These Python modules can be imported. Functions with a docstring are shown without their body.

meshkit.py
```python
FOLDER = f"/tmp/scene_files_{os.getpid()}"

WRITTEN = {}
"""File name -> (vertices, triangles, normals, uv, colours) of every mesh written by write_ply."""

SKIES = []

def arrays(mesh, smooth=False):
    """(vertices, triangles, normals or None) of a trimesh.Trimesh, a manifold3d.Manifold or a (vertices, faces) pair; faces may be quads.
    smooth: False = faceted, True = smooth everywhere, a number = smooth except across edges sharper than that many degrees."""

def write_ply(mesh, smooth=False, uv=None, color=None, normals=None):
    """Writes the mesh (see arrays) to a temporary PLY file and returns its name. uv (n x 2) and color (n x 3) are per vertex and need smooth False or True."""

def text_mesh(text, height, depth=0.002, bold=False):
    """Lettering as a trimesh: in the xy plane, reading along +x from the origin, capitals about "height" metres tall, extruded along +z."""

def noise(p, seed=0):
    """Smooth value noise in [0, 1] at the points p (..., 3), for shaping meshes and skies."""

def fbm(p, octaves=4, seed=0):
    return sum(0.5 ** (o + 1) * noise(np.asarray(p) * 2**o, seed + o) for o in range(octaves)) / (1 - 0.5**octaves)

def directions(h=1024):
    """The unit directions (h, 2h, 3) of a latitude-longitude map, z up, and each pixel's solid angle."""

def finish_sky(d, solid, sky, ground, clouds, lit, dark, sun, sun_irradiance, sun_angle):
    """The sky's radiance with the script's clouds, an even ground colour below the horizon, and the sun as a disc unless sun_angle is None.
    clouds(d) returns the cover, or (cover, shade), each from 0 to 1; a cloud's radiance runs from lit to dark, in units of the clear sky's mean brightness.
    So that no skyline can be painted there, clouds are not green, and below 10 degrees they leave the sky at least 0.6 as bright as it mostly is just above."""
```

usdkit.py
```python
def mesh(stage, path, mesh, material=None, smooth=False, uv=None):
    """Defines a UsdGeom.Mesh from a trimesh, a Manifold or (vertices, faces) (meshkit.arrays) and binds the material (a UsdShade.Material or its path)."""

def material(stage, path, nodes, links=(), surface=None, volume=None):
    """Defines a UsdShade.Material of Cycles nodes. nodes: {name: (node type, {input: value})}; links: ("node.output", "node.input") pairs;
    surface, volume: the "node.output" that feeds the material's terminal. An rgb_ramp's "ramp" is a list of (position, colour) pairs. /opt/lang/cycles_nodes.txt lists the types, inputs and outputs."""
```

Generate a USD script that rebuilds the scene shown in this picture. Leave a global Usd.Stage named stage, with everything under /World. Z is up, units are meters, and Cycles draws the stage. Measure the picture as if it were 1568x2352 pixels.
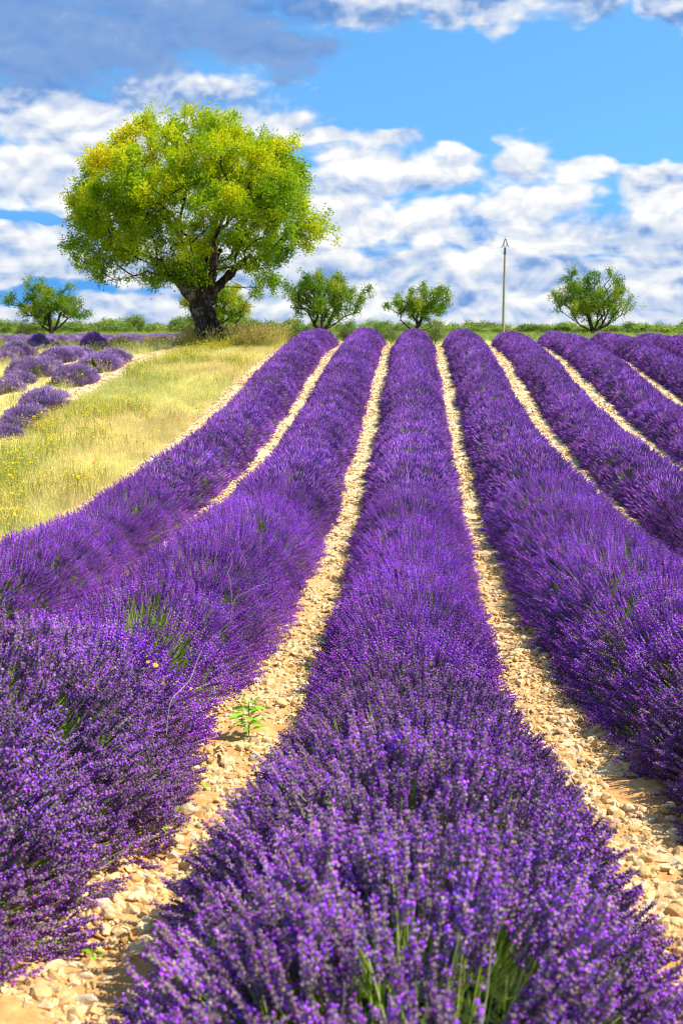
import math
import numpy as np
import trimesh
import manifold3d as mf
import meshkit
import usdkit
from scipy.interpolate import PchipInterpolator
from scipy.spatial import cKDTree
from pxr import Gf, Sdf, Usd, UsdGeom, UsdLux, UsdShade, Vt

stage = Usd.Stage.CreateInMemory()
UsdGeom.SetStageUpAxis(stage, UsdGeom.Tokens.z)
UsdGeom.SetStageMetersPerUnit(stage, 1.0)
WORLD = UsdGeom.Xform.Define(stage, '/World')
stage.SetDefaultPrim(WORLD.GetPrim())
UsdGeom.Scope.Define(stage, '/World/Looks')

# ---------------------------------------------------------------- camera
EYE = 2.6                                   # the eye stands 1.45 m above the path here
FOC = 2810.0 / 1568.0                       # focal length in picture widths
YAW = math.atan((948 - 784) / 2810.0)
PITCH = math.atan((1176 - 740) / 2810.0)
cam = UsdGeom.Camera.Define(stage, '/World/camera')
cam.CreateHorizontalApertureAttr(24.0)
cam.CreateVerticalApertureAttr(36.0)
cam.CreateFocalLengthAttr(24.0 * FOC)
cam.CreateFStopAttr(6.3)
cam.CreateFocusDistanceAttr(9.5)
cam.CreateExposureAttr(0.85)
cam.CreateClippingRangeAttr(Gf.Vec2f(0.05, 20000))
cam.AddTranslateOp().Set(Gf.Vec3d(0, 0, EYE))
cam.AddRotateZOp().Set(math.degrees(YAW))
cam.AddRotateXOp().Set(90 - math.degrees(PITCH))

# ---------------------------------------------------------------- sun and sky
SUN_EL = math.radians(52)
SUN_H = np.array([0.97, -0.06])
SUN_H /= np.linalg.norm(SUN_H)
SUN = np.array([SUN_H[0] * math.cos(SUN_EL), SUN_H[1] * math.cos(SUN_EL), math.sin(SUN_EL)])


class Graph:
    """A small writer for Cycles node graphs: N(kind, input=value or 'node.output') returns the node's name."""

    def __init__(self):
        self.nodes, self.links = {}, []

    def N(self, kind, **inputs):
        name = f'{kind}_{len(self.nodes)}'
        plain = {}
        for k, v in inputs.items():
            if isinstance(v, str) and '.' in v:
                self.links.append((v, f'{name}.{k}'))
            else:
                plain[k] = v
        self.nodes[name] = (kind, plain)
        return name

    def m(self, op, a, b=0.0, c=0.0, clamp=False):
        return self.N('math', math_type=op, value1=a, value2=b, value3=c, use_clamp=clamp) + '.value'

    def smooth(self, v, lo, hi, a=0.0, b=1.0):
        return self.N('map_range', range_type='smoothstep', value=v, from_min=lo, from_max=hi, to_min=a, to_max=b, clamp=True) + '.result'

    def mix(self, fac, a, b, kind='mix'):
        return self.N('mix', mix_type=kind, fac=fac, color1=a, color2=b) + '.color'

    def noise(self, vec, scale=1.0, detail=4.0, rough=0.55, dist=0.0, dim='3D'):
        return self.N('noise_texture', dimensions=dim, vector=vec, scale=scale, detail=detail, roughness=rough, distortion=dist) + '.fac'

    def make(self, path, surface=None, volume=None):
        return usdkit.material(stage, path, self.nodes, self.links, surface=surface, volume=volume)


def sky_material():
    g = Graph()
    m = g.m
    co = g.N('texture_coordinate') + '.generated'
    xyz = g.N('separate_xyz', vector=co)
    az = m('arctan2', xyz + '.x', xyz + '.y')
    el = m('arcsine', xyz + '.z')
    U = m('multiply', az, 28.1)             # tenths of 1/2.81 radian, from straight ahead to the right
    V = m('multiply', el, 28.1)
    # warped coordinates so that no cloud has a plain oval edge
    wv = g.N('combine_xyz', x=m('multiply', U, 0.45), y=m('multiply', V, 0.9), z=0.0) + '.vector'
    wn = g.N('noise_texture', dimensions='2D', vector=wv, scale=1.0, detail=3.0, roughness=0.5)
    wc = g.N('separate_color', color=wn + '.color')
    Uw = m('add', U, m('multiply', m('subtract', wc + '.r', 0.5), 3.0))
    Vw = m('add', V, m('multiply', m('subtract', wc + '.g', 0.5), 1.3))

    def blob(u, v, a, b, w=1.0):
        dx = m('divide', m('subtract', Uw, u), a)
        dy = m('divide', m('subtract', Vw, v), b)
        r = m('add', m('multiply', dx, dx), m('multiply', dy, dy))
        return m('multiply', m('subtract', 1.0, r), w)

    def union(bs, k=0.25):
        out = bs[0]
        for b in bs[1:]:
            out = m('smoothmax', out, b, k)
        return out

    def field(dv, scale_u, scale_v, seed, detail=4.0):
        vec = g.N('combine_xyz', x=m('add', m('multiply', U, scale_u), seed * 3.0), y=m('add', m('multiply', m('add', V, dv), scale_v), seed), z=0.0) + '.vector'
        return g.noise(vec, 1.0, detail, 0.52, 0.15, '2D')

    # clear sky: looked up a little higher than the eye looks, where the air is bluer
    up = g.N('combine_xyz', x=xyz + '.x', y=xyz + '.y', z=m('add', m('absolute', xyz + '.z'), 0.26)) + '.vector'
    up = g.N('vector_math', math_type='normalize', vector1=up) + '.vector'
    sky = g.N('sky_texture', sky_type='single_scattering', sun_disc=False, sun_elevation=SUN_EL, sun_rotation=math.atan2(SUN_H[0], SUN_H[1]),
              altitude=600.0, air_density=1.0, aerosol_density=0.5, ozone_density=1.0, vector=up) + '.color'
    sky = g.mix(1.0, sky, (0.72, 1.30, 1.52), 'multiply')
    sky = g.mix(g.smooth(V, 3.4, 1.0), sky, g.mix(1.0, sky, (0.46, 0.62, 0.76), 'multiply'))

    # dark bank high on the left, a long band across the top, streaks and heaps under them
    bank = union([blob(-6.6, 6.15, 4.7, 1.05), blob(-3.3, 5.75, 2.3, 0.5), blob(-9.5, 5.8, 3.4, 0.85), blob(-5.0, 6.9, 2.2, 0.3)])
    top = union([blob(-1.5, 6.85, 2.5, 0.6), blob(1.6, 6.95, 2.6, 0.75), blob(3.6, 6.8, 1.2, 0.6), blob(5.8, 6.8, 1.3, 0.8), blob(8.5, 7.2, 2.0, 0.6)])
    streak = union([blob(-6.8, 4.45, 4.8, 0.9), blob(-3.4, 4.35, 1.6, 0.6), blob(-10.0, 4.4, 3.0, 0.7)])
    heap = union([blob(-8.6, 3.1, 2.6, 0.85), blob(-1.6, 4.0, 1.6, 0.36), blob(-0.4, 3.35, 1.8, 0.66), blob(0.3, 3.6, 0.9, 0.36),
                  blob(2.2, 3.45, 1.0, 0.62), blob(3.6, 3.3, 1.1, 0.4), blob(2.4, 2.5, 1.6, 0.8), blob(5.3, 2.85, 1.7, 0.45),
                  blob(6.5, 3.1, 0.9, 0.42), blob(-1.5, 2.3, 2.6, 0.95), blob(-5.0, 2.6, 3.0, 0.8)])
    low = g.smooth(V, 3.3, 1.7, -0.9, 0.75)          # a layer of low cloud towards the horizon
    far = g.smooth(m('absolute', m('add', U, 1.6)), 9.5, 13.0, -2.0, 0.05)   # scattered cloud all round the sky
    high = g.smooth(V, 8.0, 9.5, -2.0, 0.02)
    def billow(dv):
        vec = g.N('combine_xyz', x=m('add', m('multiply', U, 0.72), m('multiply', m('subtract', wc + '.b', 0.5), 0.7)), y=m('add', m('multiply', m('add', V, dv), 0.95), m('multiply', m('subtract', wc + '.r', 0.5), 0.7)), z=0.0) + '.vector'
        d = g.N('voronoi_texture', dimensions='2D', vector=vec, feature='f1', scale=0.9, detail=3.0, roughness=0.5, randomness=1.0) + '.distance'
        return m('subtract', 1.0, d)

    n1 = m('add', m('multiply', field(0.0, 0.8, 1.05, 1.3, 6.0), 0.5), m('multiply', billow(0.0), 0.5))             # heaps
    n2 = m('add', m('multiply', field(0.22, 0.8, 1.05, 1.3, 3.0), 0.5), m('multiply', billow(0.22), 0.5))
    f1 = field(0.0, 0.16, 1.1, 8.1, 4.0)            # layers
    f2 = field(0.2, 0.16, 1.1, 8.1, 4.0)
    body = union([bank, top, streak, heap], 0.15)
    body = m('maximum', m('maximum', body, low), m('maximum', far, high))
    nn = m('add', m('multiply', n1, 0.62), m('multiply', f1, 0.38))
    cov = m('add', body, m('multiply', m('subtract', nn, 0.43), 2.4))
    gaps = union([blob(-9.4, 2.15, 2.6, 0.18, 1.5), blob(-8.2, 0.75, 2.8, 0.28, 1.5), blob(-0.4, 1.62, 1.6, 0.2, 0.8), blob(3.6, 1.25, 1.8, 0.12, 0.7)])
    cov = m('subtract', cov, m('multiply', m('maximum', gaps, 0.0), 0.85))
    cover = g.smooth(cov, -0.22, 0.55)
    # light from above: a cloud is bright where it thins out upwards, dull where more cloud lies over it
    soft_ = m('subtract', 1.0, m('multiply', g.smooth(bank, -0.3, 0.4), 0.72))
    lit = m('add', m('multiply', m('subtract', n1, n2), 1.6), m('multiply', m('subtract', f1, f2), 0.9))
    lit = m('add', m('multiply', lit, soft_), 0.62)
    dark = m('add', m('multiply', g.smooth(bank, -0.6, 0.3), 0.44), m('multiply', g.smooth(top, -0.3, 0.6), 0.24))
    lit = m('subtract', lit, dark)
    lit = m('add', lit, m('multiply', g.smooth(heap, -0.2, 0.6), 0.16))
    lit = g.N('clamp', value=lit, min=0.0, max=1.0) + '.result'
    cloud = g.N('rgb_ramp', fac=lit, ramp=[(0.0, (0.75, 1.7, 3.9)), (0.25, (1.35, 2.25, 4.1)), (0.5, (3.0, 3.65, 4.9)), (0.72, (4.35, 4.65, 5.15)), (1.0, (5.9, 5.9, 5.85))]) + '.color'
    col = g.mix(cover, sky, cloud)
    bg = g.N('background_shader', color=col, strength=0.1)
    return g.make('/World/Looks/sky_air', surface=bg + '.background')


dome = UsdLux.DomeLight.Define(stage, '/World/sky')
UsdShade.MaterialBindingAPI.Apply(dome.GetPrim()).Bind(sky_material())
dome.GetPrim().SetCustomDataByKey('label', 'blue summer sky with grey and white clouds')
dome.GetPrim().SetCustomDataByKey('kind', 'structure')

sun = UsdLux.DistantLight.Define(stage, '/World/sun')
sun.CreateIntensityAttr(1.2)
sun.CreateAngleAttr(0.5)
sun.CreateColorAttr(Gf.Vec3f(1.0, 0.93, 0.80))
sun.GetPrim().CreateAttribute('inputs:normalize', Sdf.ValueTypeNames.Bool).Set(True)
_rot = Gf.Rotation(Gf.Vec3d(0, 0, 1), Gf.Vec3d(*map(float, SUN)))
sun.AddOrientOp(UsdGeom.XformOp.PrecisionDouble).Set(Gf.Quatd(_rot.GetQuat()))
# ==== END LIGHT ====

RNG = np.random.default_rng(7)
FPX = 2810.0


# ---------------------------------------------------------------- helpers: prims
USED = {}


def numbered(parent, name):
    key = f'{parent}/{name}'
    n = USED.get(key, 0)
    USED[key] = n + 1
    return key if n == 0 else f'{key}_{n:03d}'


def tag(prim, label=None, category=None, group=None, kind=None):
    prim = prim.GetPrim() if hasattr(prim, 'GetPrim') else prim
    for k, v in (('label', label), ('category', category), ('group', group), ('kind', kind)):
        if v:
            prim.SetCustomDataByKey(k, v)
    return prim


def thing(name, label=None, category=None, loc=(0, 0, 0), rotz=0.0, scale=None, group=None, kind=None):
    x = UsdGeom.Xform.Define(stage, numbered('/World', name))
    x.AddTranslateOp().Set(Gf.Vec3d(*map(float, loc)))
    if rotz:
        x.AddRotateZOp().Set(float(rotz))
    if scale is not None:
        x.AddScaleOp().Set(Gf.Vec3f(*map(float, np.broadcast_to(scale, 3))))
    return tag(x, label, category, group, kind)


def path_of(parent):
    return '/World' if parent is None else str(parent.GetPath())


def part(name, mesh, mat, parent=None, smooth=False, tint=None, kind=None, label=None):
    p = numbered(path_of(parent), name)
    me = usdkit.mesh(stage, p, mesh, mat, smooth=smooth)
    if tint is not None:
        UsdGeom.PrimvarsAPI(me).CreatePrimvar('tint', Sdf.ValueTypeNames.Color3fArray, 'vertex').Set(Vt.Vec3fArray.FromNumpy(np.asarray(tint, np.float32)))
    return tag(me, label, None, None, kind)


def copy_of(source, label, loc, rotz=0.0, scale=1.0, group=None):
    """Another thing with the parts of SOURCE (a class prim)."""
    was = source.GetCustomData()
    x = UsdGeom.Xform.Define(stage, numbered('/World', source.GetName()))
    x.GetPrim().GetReferences().AddInternalReference(source.GetPath())
    x.GetPrim().SetInstanceable(True)
    x.AddTranslateOp().Set(Gf.Vec3d(*map(float, loc)))
    x.AddRotateZOp().Set(float(rotz))
    x.AddScaleOp().Set(Gf.Vec3f(*map(float, np.broadcast_to(scale, 3))))
    return tag(x, label, was.get('category'), group)


def frames(z, roll):
    """Quaternions (w, x, y, z) that turn the z axis to each row of z, after a turn by roll about it."""
    z = z / np.linalg.norm(z, axis=1, keepdims=True)
    w = 1 + z[:, 2]
    q = np.stack([w, -z[:, 1], z[:, 0], np.zeros(len(z))], 1)
    q[w < 1e-6] = [0, 1, 0, 0]
    q /= np.linalg.norm(q, axis=1, keepdims=True)
    c, s = np.cos(roll / 2), np.sin(roll / 2)
    a, b, cc, d = q.T
    return np.stack([a * c - d * s, b * c + cc * s, cc * c - b * s, d * c + a * s], 1)


def scatter(name, protos, mat, parent, pos, quat, scale, index, kind='stuff', label=None, category=None):
    """One PointInstancer; protos: list of (mesh, tint)."""
    p = numbered(path_of(parent), name)
    pi = UsdGeom.PointInstancer.Define(stage, p)
    used = np.unique(index)
    remap = np.full(len(protos), -1)
    targets = []
    for n, k in enumerate(used):
        me = usdkit.mesh(stage, f'{p}/{name}_kind_{n}', protos[k][0], mat)
        UsdGeom.PrimvarsAPI(me).CreatePrimvar('tint', Sdf.ValueTypeNames.Color3fArray, 'vertex').Set(Vt.Vec3fArray.FromNumpy(np.asarray(protos[k][1], np.float32)))
        targets.append(me.GetPath())
        remap[k] = n
    pi.CreatePrototypesRel().SetTargets(targets)
    pi.CreateProtoIndicesAttr(Vt.IntArray.FromNumpy(remap[index].astype(np.int32)))
    pi.CreatePositionsAttr(Vt.Vec3fArray.FromNumpy(np.asarray(pos, np.float32)))
    pi.CreateOrientationsAttr(Vt.QuathArray([Gf.Quath(float(a), float(b), float(c), float(d)) for a, b, c, d in quat]))
    pi.CreateScalesAttr(Vt.Vec3fArray.FromNumpy(np.repeat(np.asarray(scale, np.float32)[:, None], 3, 1) if np.ndim(scale) == 1 else np.asarray(scale, np.float32)))
    return tag(pi, label, category, None, kind)


# ---------------------------------------------------------------- helpers: meshes
class Soup:
    """Collects vertices, triangles and one colour a vertex."""

    def __init__(self):
        self.v, self.f, self.c, self.n = [], [], [], 0

    def add(self, v, f, c):
        v = np.asarray(v, float)
        self.v.append(v)
        self.f.append(np.asarray(f, int) + self.n)
        self.c.append(np.broadcast_to(np.asarray(c, float), (len(v), 3)))
        self.n += len(v)

    def mesh(self):
        return np.vstack(self.v), np.vstack(self.f)

    def tint(self):
        return np.vstack(self.c)

    def both(self):
        return self.mesh(), self.tint()


def tube(points, radii, sides=5, caps=True):
    p = np.asarray(points, float)
    r = np.broadcast_to(radii, (len(p),))
    t = np.gradient(p, axis=0)
    t /= np.linalg.norm(t, axis=1, keepdims=True) + 1e-12
    ref = np.array([0.31, 0.95, 0.05]) if abs(t[:, 1]).max() < 0.9 else np.array([0.95, 0.05, 0.31])
    a = np.cross(t, ref)
    a /= np.linalg.norm(a, axis=1, keepdims=True) + 1e-12
    b = np.cross(t, a)
    ang = np.arange(sides) * 2 * np.pi / sides
    v = p[:, None] + r[:, None, None] * (np.cos(ang)[None, :, None] * a[:, None] + np.sin(ang)[None, :, None] * b[:, None])
    v = v.reshape(-1, 3)
    i, j = np.meshgrid(np.arange(len(p) - 1), np.arange(sides), indexing='ij')
    A, B, C, D = i * sides + j, i * sides + (j + 1) % sides, (i + 1) * sides + (j + 1) % sides, (i + 1) * sides + j
    f = np.vstack([np.stack([A, B, C], -1).reshape(-1, 3), np.stack([A, C, D], -1).reshape(-1, 3)])
    if caps:
        n = len(v)
        v = np.vstack([v, p[-1] + t[-1] * r[-1] * 0.5])
        k = np.arange(sides) + (len(p) - 1) * sides
        f = np.vstack([f, np.stack([k, np.roll(k, -1), np.full(sides, n)], 1)])
    return v, f


OCT_V = np.array([[1, 0, 0], [0, 1, 0], [-1, 0, 0], [0, -1, 0], [0, 0, 1], [0, 0, -1]], float)
OCT_F = np.array([[0, 1, 4], [1, 2, 4], [2, 3, 4], [3, 0, 4], [1, 0, 5], [2, 1, 5], [3, 2, 5], [0, 3, 5]])


def rot_to(d):
    d = np.asarray(d, float) / np.linalg.norm(d)
    a = np.cross(d, [0.2, 0.97, 0.1])
    a /= np.linalg.norm(a)
    return np.stack([a, np.cross(d, a), d], 1)


def bud(center, d, length, radius):
    return (OCT_V * [radius, radius, length / 2]) @ rot_to(d).T + center, OCT_F


# ---------------------------------------------------------------- materials
def soft(path, rough=0.7, vary=0.25, patch=None, translucent=0.0, spec=0.25, hue=0.0):
    """Colour from the mesh's own tint, varied a little from copy to copy, and in wide patches when patch=(scale, dark, light)."""
    g = Graph()
    col = g.N('attribute', attribute='tint') + '.color'
    rnd = g.N('object_info') + '.random'
    val = g.N('map_range', value=rnd, from_min=0.0, from_max=1.0, to_min=1 - vary, to_max=1 + vary) + '.result'
    if patch:
        pos = g.N('geometry') + '.position'
        nz = g.noise(pos, patch[0], 3.0, 0.6)
        val = g.m('multiply', val, g.smooth(nz, 0.3, 0.7, patch[1], patch[2]))
    if hue:
        h = g.N('map_range', value=g.m('fraction', g.m('multiply', rnd, 7.31)), from_min=0.0, from_max=1.0, to_min=0.5 - hue, to_max=0.5 + hue) + '.result'
        col = g.N('hsv', color=col, hue=h, saturation=1.0, value=val) + '.color'
    else:
        col = g.N('hsv', color=col, hue=0.5, saturation=1.0, value=val) + '.color'
    s = g.N('principled_bsdf', base_color=col, roughness=rough, specular_ior_level=spec) + '.BSDF'
    if translucent:
        t = g.N('translucent_bsdf', color=col) + '.BSDF'
        s = g.N('mix_closure', fac=translucent, closure1=s, closure2=t) + '.closure'
    return g.make(path, surface=s)


L = '/World/Looks/'
M_SPIKE = soft(L + 'lavender_flower', 0.75, 0.36, (0.55, 0.74, 1.22), 0.30, 0.1, 0.018)
M_STEM = soft(L + 'lavender_stalk', 0.7, 0.3, None, 0.25, 0.15, 0.02)
M_LEAF = soft(L + 'almond_leaf', 0.5, 0.05, None, 0.45, 0.3)
M_OLIVE = soft(L + 'olive_leaf', 0.55, 0.2, (0.15, 0.85, 1.15), 0.35, 0.3, 0.015)
M_GRASS = soft(L + 'dry_grass', 0.75, 0.25, (0.5, 0.85, 1.12), 0.35, 0.1, 0.01)
M_FLOWER = soft(L + 'petal', 0.6, 0.12, None, 0.35, 0.1)
M_WEED = soft(L + 'weed_leaf', 0.5, 0.1, None, 0.45, 0.3)
M_TWIG = soft(L + 'dry_twig', 0.85, 0.1, None, 0.0, 0.1)


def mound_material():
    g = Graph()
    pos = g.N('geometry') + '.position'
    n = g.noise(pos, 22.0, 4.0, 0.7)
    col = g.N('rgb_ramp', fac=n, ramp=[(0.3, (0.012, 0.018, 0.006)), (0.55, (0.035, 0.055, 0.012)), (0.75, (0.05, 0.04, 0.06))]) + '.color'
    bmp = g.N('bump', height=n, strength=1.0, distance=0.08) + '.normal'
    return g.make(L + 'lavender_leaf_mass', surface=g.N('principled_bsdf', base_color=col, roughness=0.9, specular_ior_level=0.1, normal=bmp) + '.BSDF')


def bark_material(name, dark, mid, pale, scale):
    g = Graph()
    pos = g.N('texture_coordinate') + '.object'
    st = g.N('mapping', vector=pos, scale=(1.0, 1.0, 0.35)) + '.vector'
    n1 = g.noise(st, scale, 6.0, 0.65, 0.6)
    n2 = g.noise(pos, scale * 0.22, 3.0, 0.6)
    v = g.N('voronoi_texture', vector=st, scale=scale * 1.3, feature='distance_to_edge') + '.distance'
    crack = g.smooth(v, 0.0, 0.16)
    col = g.N('rgb_ramp', fac=n1, ramp=[(0.3, dark), (0.52, mid), (0.72, pale)]) + '.color'
    col = g.mix(g.smooth(n2, 0.52, 0.68, 0.0, 0.65), col, pale)
    col = g.mix(crack, g.mix(1.0, col, (0.35, 0.35, 0.35), 'multiply'), col)
    h = g.m('add', g.m('multiply', n1, 0.6), g.m('multiply', crack, 0.5))
    bmp = g.N('bump', height=h, strength=1.0, distance=0.05) + '.normal'
    return g.make(L + name, surface=g.N('principled_bsdf', base_color=col, roughness=0.9, specular_ior_level=0.15, normal=bmp) + '.BSDF')


def ground_material():
    """Pale stony soil, yellow-green where the meadow grows."""
    g = Graph()
    pos = g.N('geometry') + '.position'
    xyz = g.N('separate_xyz', vector=pos)
    n = g.noise(pos, 14.0, 6.0, 0.7)
    w = g.noise(pos, 0.7, 4.0, 0.6)
    peb = g.N('voronoi_texture', vector=pos, scale=16.0, randomness=1.0)
    soil = g.N('rgb_ramp', fac=n, ramp=[(0.3, (0.36, 0.17, 0.05)), (0.5, (0.50, 0.27, 0.10)), (0.7, (0.62, 0.41, 0.19))]) + '.color'
    pale = g.N('rgb_ramp', fac=n, ramp=[(0.3, (0.50, 0.36, 0.19)), (0.6, (0.66, 0.53, 0.33))]) + '.color'
    soil = g.mix(g.smooth(xyz + '.y', 7.0, 20.0), soil, pale)
    soil = g.mix(g.smooth(peb + '.distance', 0.30, 0.12, 0.0, 0.75), soil, (0.62, 0.50, 0.31))
    turf = g.N('rgb_ramp', fac=g.noise(pos, 3.0, 5.0, 0.65), ramp=[(0.3, (0.42, 0.37, 0.09)), (0.5, (0.56, 0.48, 0.15)), (0.7, (0.63, 0.55, 0.22))]) + '.color'
    # the meadow lies between the last full row and the thin rows; past the field's end grass grows everywhere
    inx = g.m('multiply', g.smooth(xyz + '.x', -4.55, -4.95), g.smooth(xyz + '.x', -8.1, -7.7))
    past = g.m('maximum', g.smooth(xyz + '.y', 46.5, 49.0), g.m('multiply', g.smooth(xyz + '.x', -8.3, -8.8), 0.62))
    where = g.m('maximum', g.m('multiply', inx, 1.3), past)
    where = g.smooth(g.m('add', where, g.m('multiply', g.m('subtract', w, 0.5), 0.8)), 0.3, 0.7)
    col = g.mix(where, soil, turf)
    col = g.mix(g.smooth(xyz + '.y', 52.0, 75.0, 0.0, 0.85), col, g.mix(n, (0.10, 0.15, 0.03), (0.26, 0.30, 0.07)))
    h = g.m('add', g.m('multiply', n, 0.5), g.m('multiply', g.smooth(peb + '.distance', 0.4, 0.05), 0.6))
    bmp = g.N('bump', height=h, strength=0.8, distance=0.03) + '.normal'
    return g.make(L + 'stony_soil', surface=g.N('principled_bsdf', base_color=col, roughness=0.95, specular_ior_level=0.1, normal=bmp) + '.BSDF')


def stone_material():
    g = Graph()
    pos = g.N('geometry') + '.position'
    rnd = g.N('object_info') + '.random'
    n = g.noise(pos, 30.0, 5.0, 0.65)
    base = g.N('rgb_ramp', fac=rnd, ramp=[(0.0, (0.50, 0.28, 0.10)), (0.3, (0.64, 0.43, 0.19)), (0.6, (0.73, 0.55, 0.28)), (0.9, (0.70, 0.56, 0.34)), (1.0, (0.45, 0.40, 0.33))]) + '.color'
    big = g.noise(pos, 7.0, 2.0, 0.5)
    col = g.mix(g.smooth(big, 0.4, 0.65, 0.0, 0.45), base, (0.52, 0.33, 0.15))
    col = g.mix(g.smooth(n, 0.62, 0.35, 0.0, 0.5), col, g.mix(1.0, col, (0.62, 0.52, 0.42), 'multiply'))
    bmp = g.N('bump', height=n, strength=0.6, distance=0.01) + '.normal'
    return g.make(L + 'limestone', surface=g.N('principled_bsdf', base_color=col, roughness=0.85, specular_ior_level=0.2, normal=bmp) + '.BSDF')


M_MOUND = mound_material()
M_BARK = bark_material('almond_bark', (0.020, 0.014, 0.011), (0.055, 0.041, 0.034), (0.26, 0.215, 0.175), 7.0)
M_BARK_FAR = bark_material('young_bark', (0.03, 0.022, 0.016), (0.07, 0.05, 0.04), (0.16, 0.13, 0.10), 5.0)
M_GROUND = ground_material()
M_STONE = stone_material()

# ---------------------------------------------------------------- the lie of the land
S = 1.7                                           # from row to row
_gy = [-60, -10, 0, 3.08, 5.2, 7.28, 10.4, 14, 18, 24.15, 32, 37, 41, 45, 50, 60, 80, 100, 116, 150, 220, 500, 1500, 6000]
_gz = [-0.9, -1.2, -1.45, -1.70, -2.03, -2.27, -2.47, -2.55, -2.49, -2.21, -1.52, -1.12, -0.93, -0.87, -0.88, -0.92, -0.98, -1.02, -1.2, -2.5, -3.2, -4.5, -7, -14]
_prof = PchipInterpolator(_gy, np.array(_gz) + EYE)


def sstep(x, a, b):
    t = np.clip((np.asarray(x, float) - a) / (b - a), 0, 1)
    return t * t * (3 - 2 * t)


def ground_z(x, y):
    x, y = np.asarray(x, float), np.asarray(y, float)
    z = _prof(y)
    z = z - 0.20 * sstep(x, -7.5, -13) * sstep(y, 36, 48) * sstep(y, 110, 75)
    z = z - 0.12 * sstep(x, 4, 10) * sstep(y, 34, 46) * sstep(y, 110, 75)
    return z


def ray(px, py):
    """Direction through a point of the photograph given in 1568ths of its width."""
    d = np.array([(px - 784) / FPX, 1.0, -(py - 1176) / FPX])
    cp, sp = math.cos(PITCH), math.sin(PITCH)
    d = np.array([d[0], d[1] * cp + d[2] * sp, d[2] * cp - d[1] * sp])
    c, s = math.cos(YAW), math.sin(YAW)
    return np.array([d[0] * c - d[1] * s, d[0] * s + d[1] * c, d[2]])


def on_ground(px, py):
    d = ray(px, py)
    t = np.linspace(0.5, 200, 20000)
    p = np.array([0, 0, EYE]) + t[:, None] * d
    below = np.nonzero(p[:, 2] < ground_z(p[:, 0], p[:, 1]))[0]
    p = p[below[0] if len(below) else -1]
    return np.array([p[0], p[1], float(ground_z(p[0], p[1]))])


def at_y(px, py, Y):
    d = ray(px, py)
    return np.array([0, 0, EYE]) + d * (Y / d[1])


def build_ground():
    ys = np.concatenate([np.arange(-40, 0, 4.0), np.arange(0, 52, 0.25), np.arange(52, 120, 2.0), np.arange(120, 300, 12.0), np.geomspace(300, 6000, 14)])
    xs = np.concatenate([-np.geomspace(6000, 60, 14), np.arange(-58, -16, 3.0), np.arange(-16, 16, 0.4), np.arange(16, 60, 3.0), np.geomspace(60, 6000, 14)])
    X, Y = np.meshgrid(xs, ys)
    Z = ground_z(X, Y)
    near = sstep(Y, 60, 46) * sstep(np.abs(X), 16, 14)
    Z = Z + near * 0.03 * (meshkit.fbm(np.stack([X * 1.3, Y * 1.3, 0 * X], -1), 3, 5) - 0.5)
    n = len(xs)
    i, j = np.meshgrid(np.arange(len(ys) - 1), np.arange(n - 1), indexing='ij')
    a = (i * n + j).ravel()
    f = np.stack([a, a + 1, a + n + 1, a + n], 1)
    v = np.stack([X, Y, Z], -1).reshape(-1, 3)
    tag(part('ground', (v, f), M_GROUND, smooth=True), 'pale stony soil of the field, grassy past its far end', None, None, 'structure')


build_ground()

# ---------------------------------------------------------------- stones and paths between the rows


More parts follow.
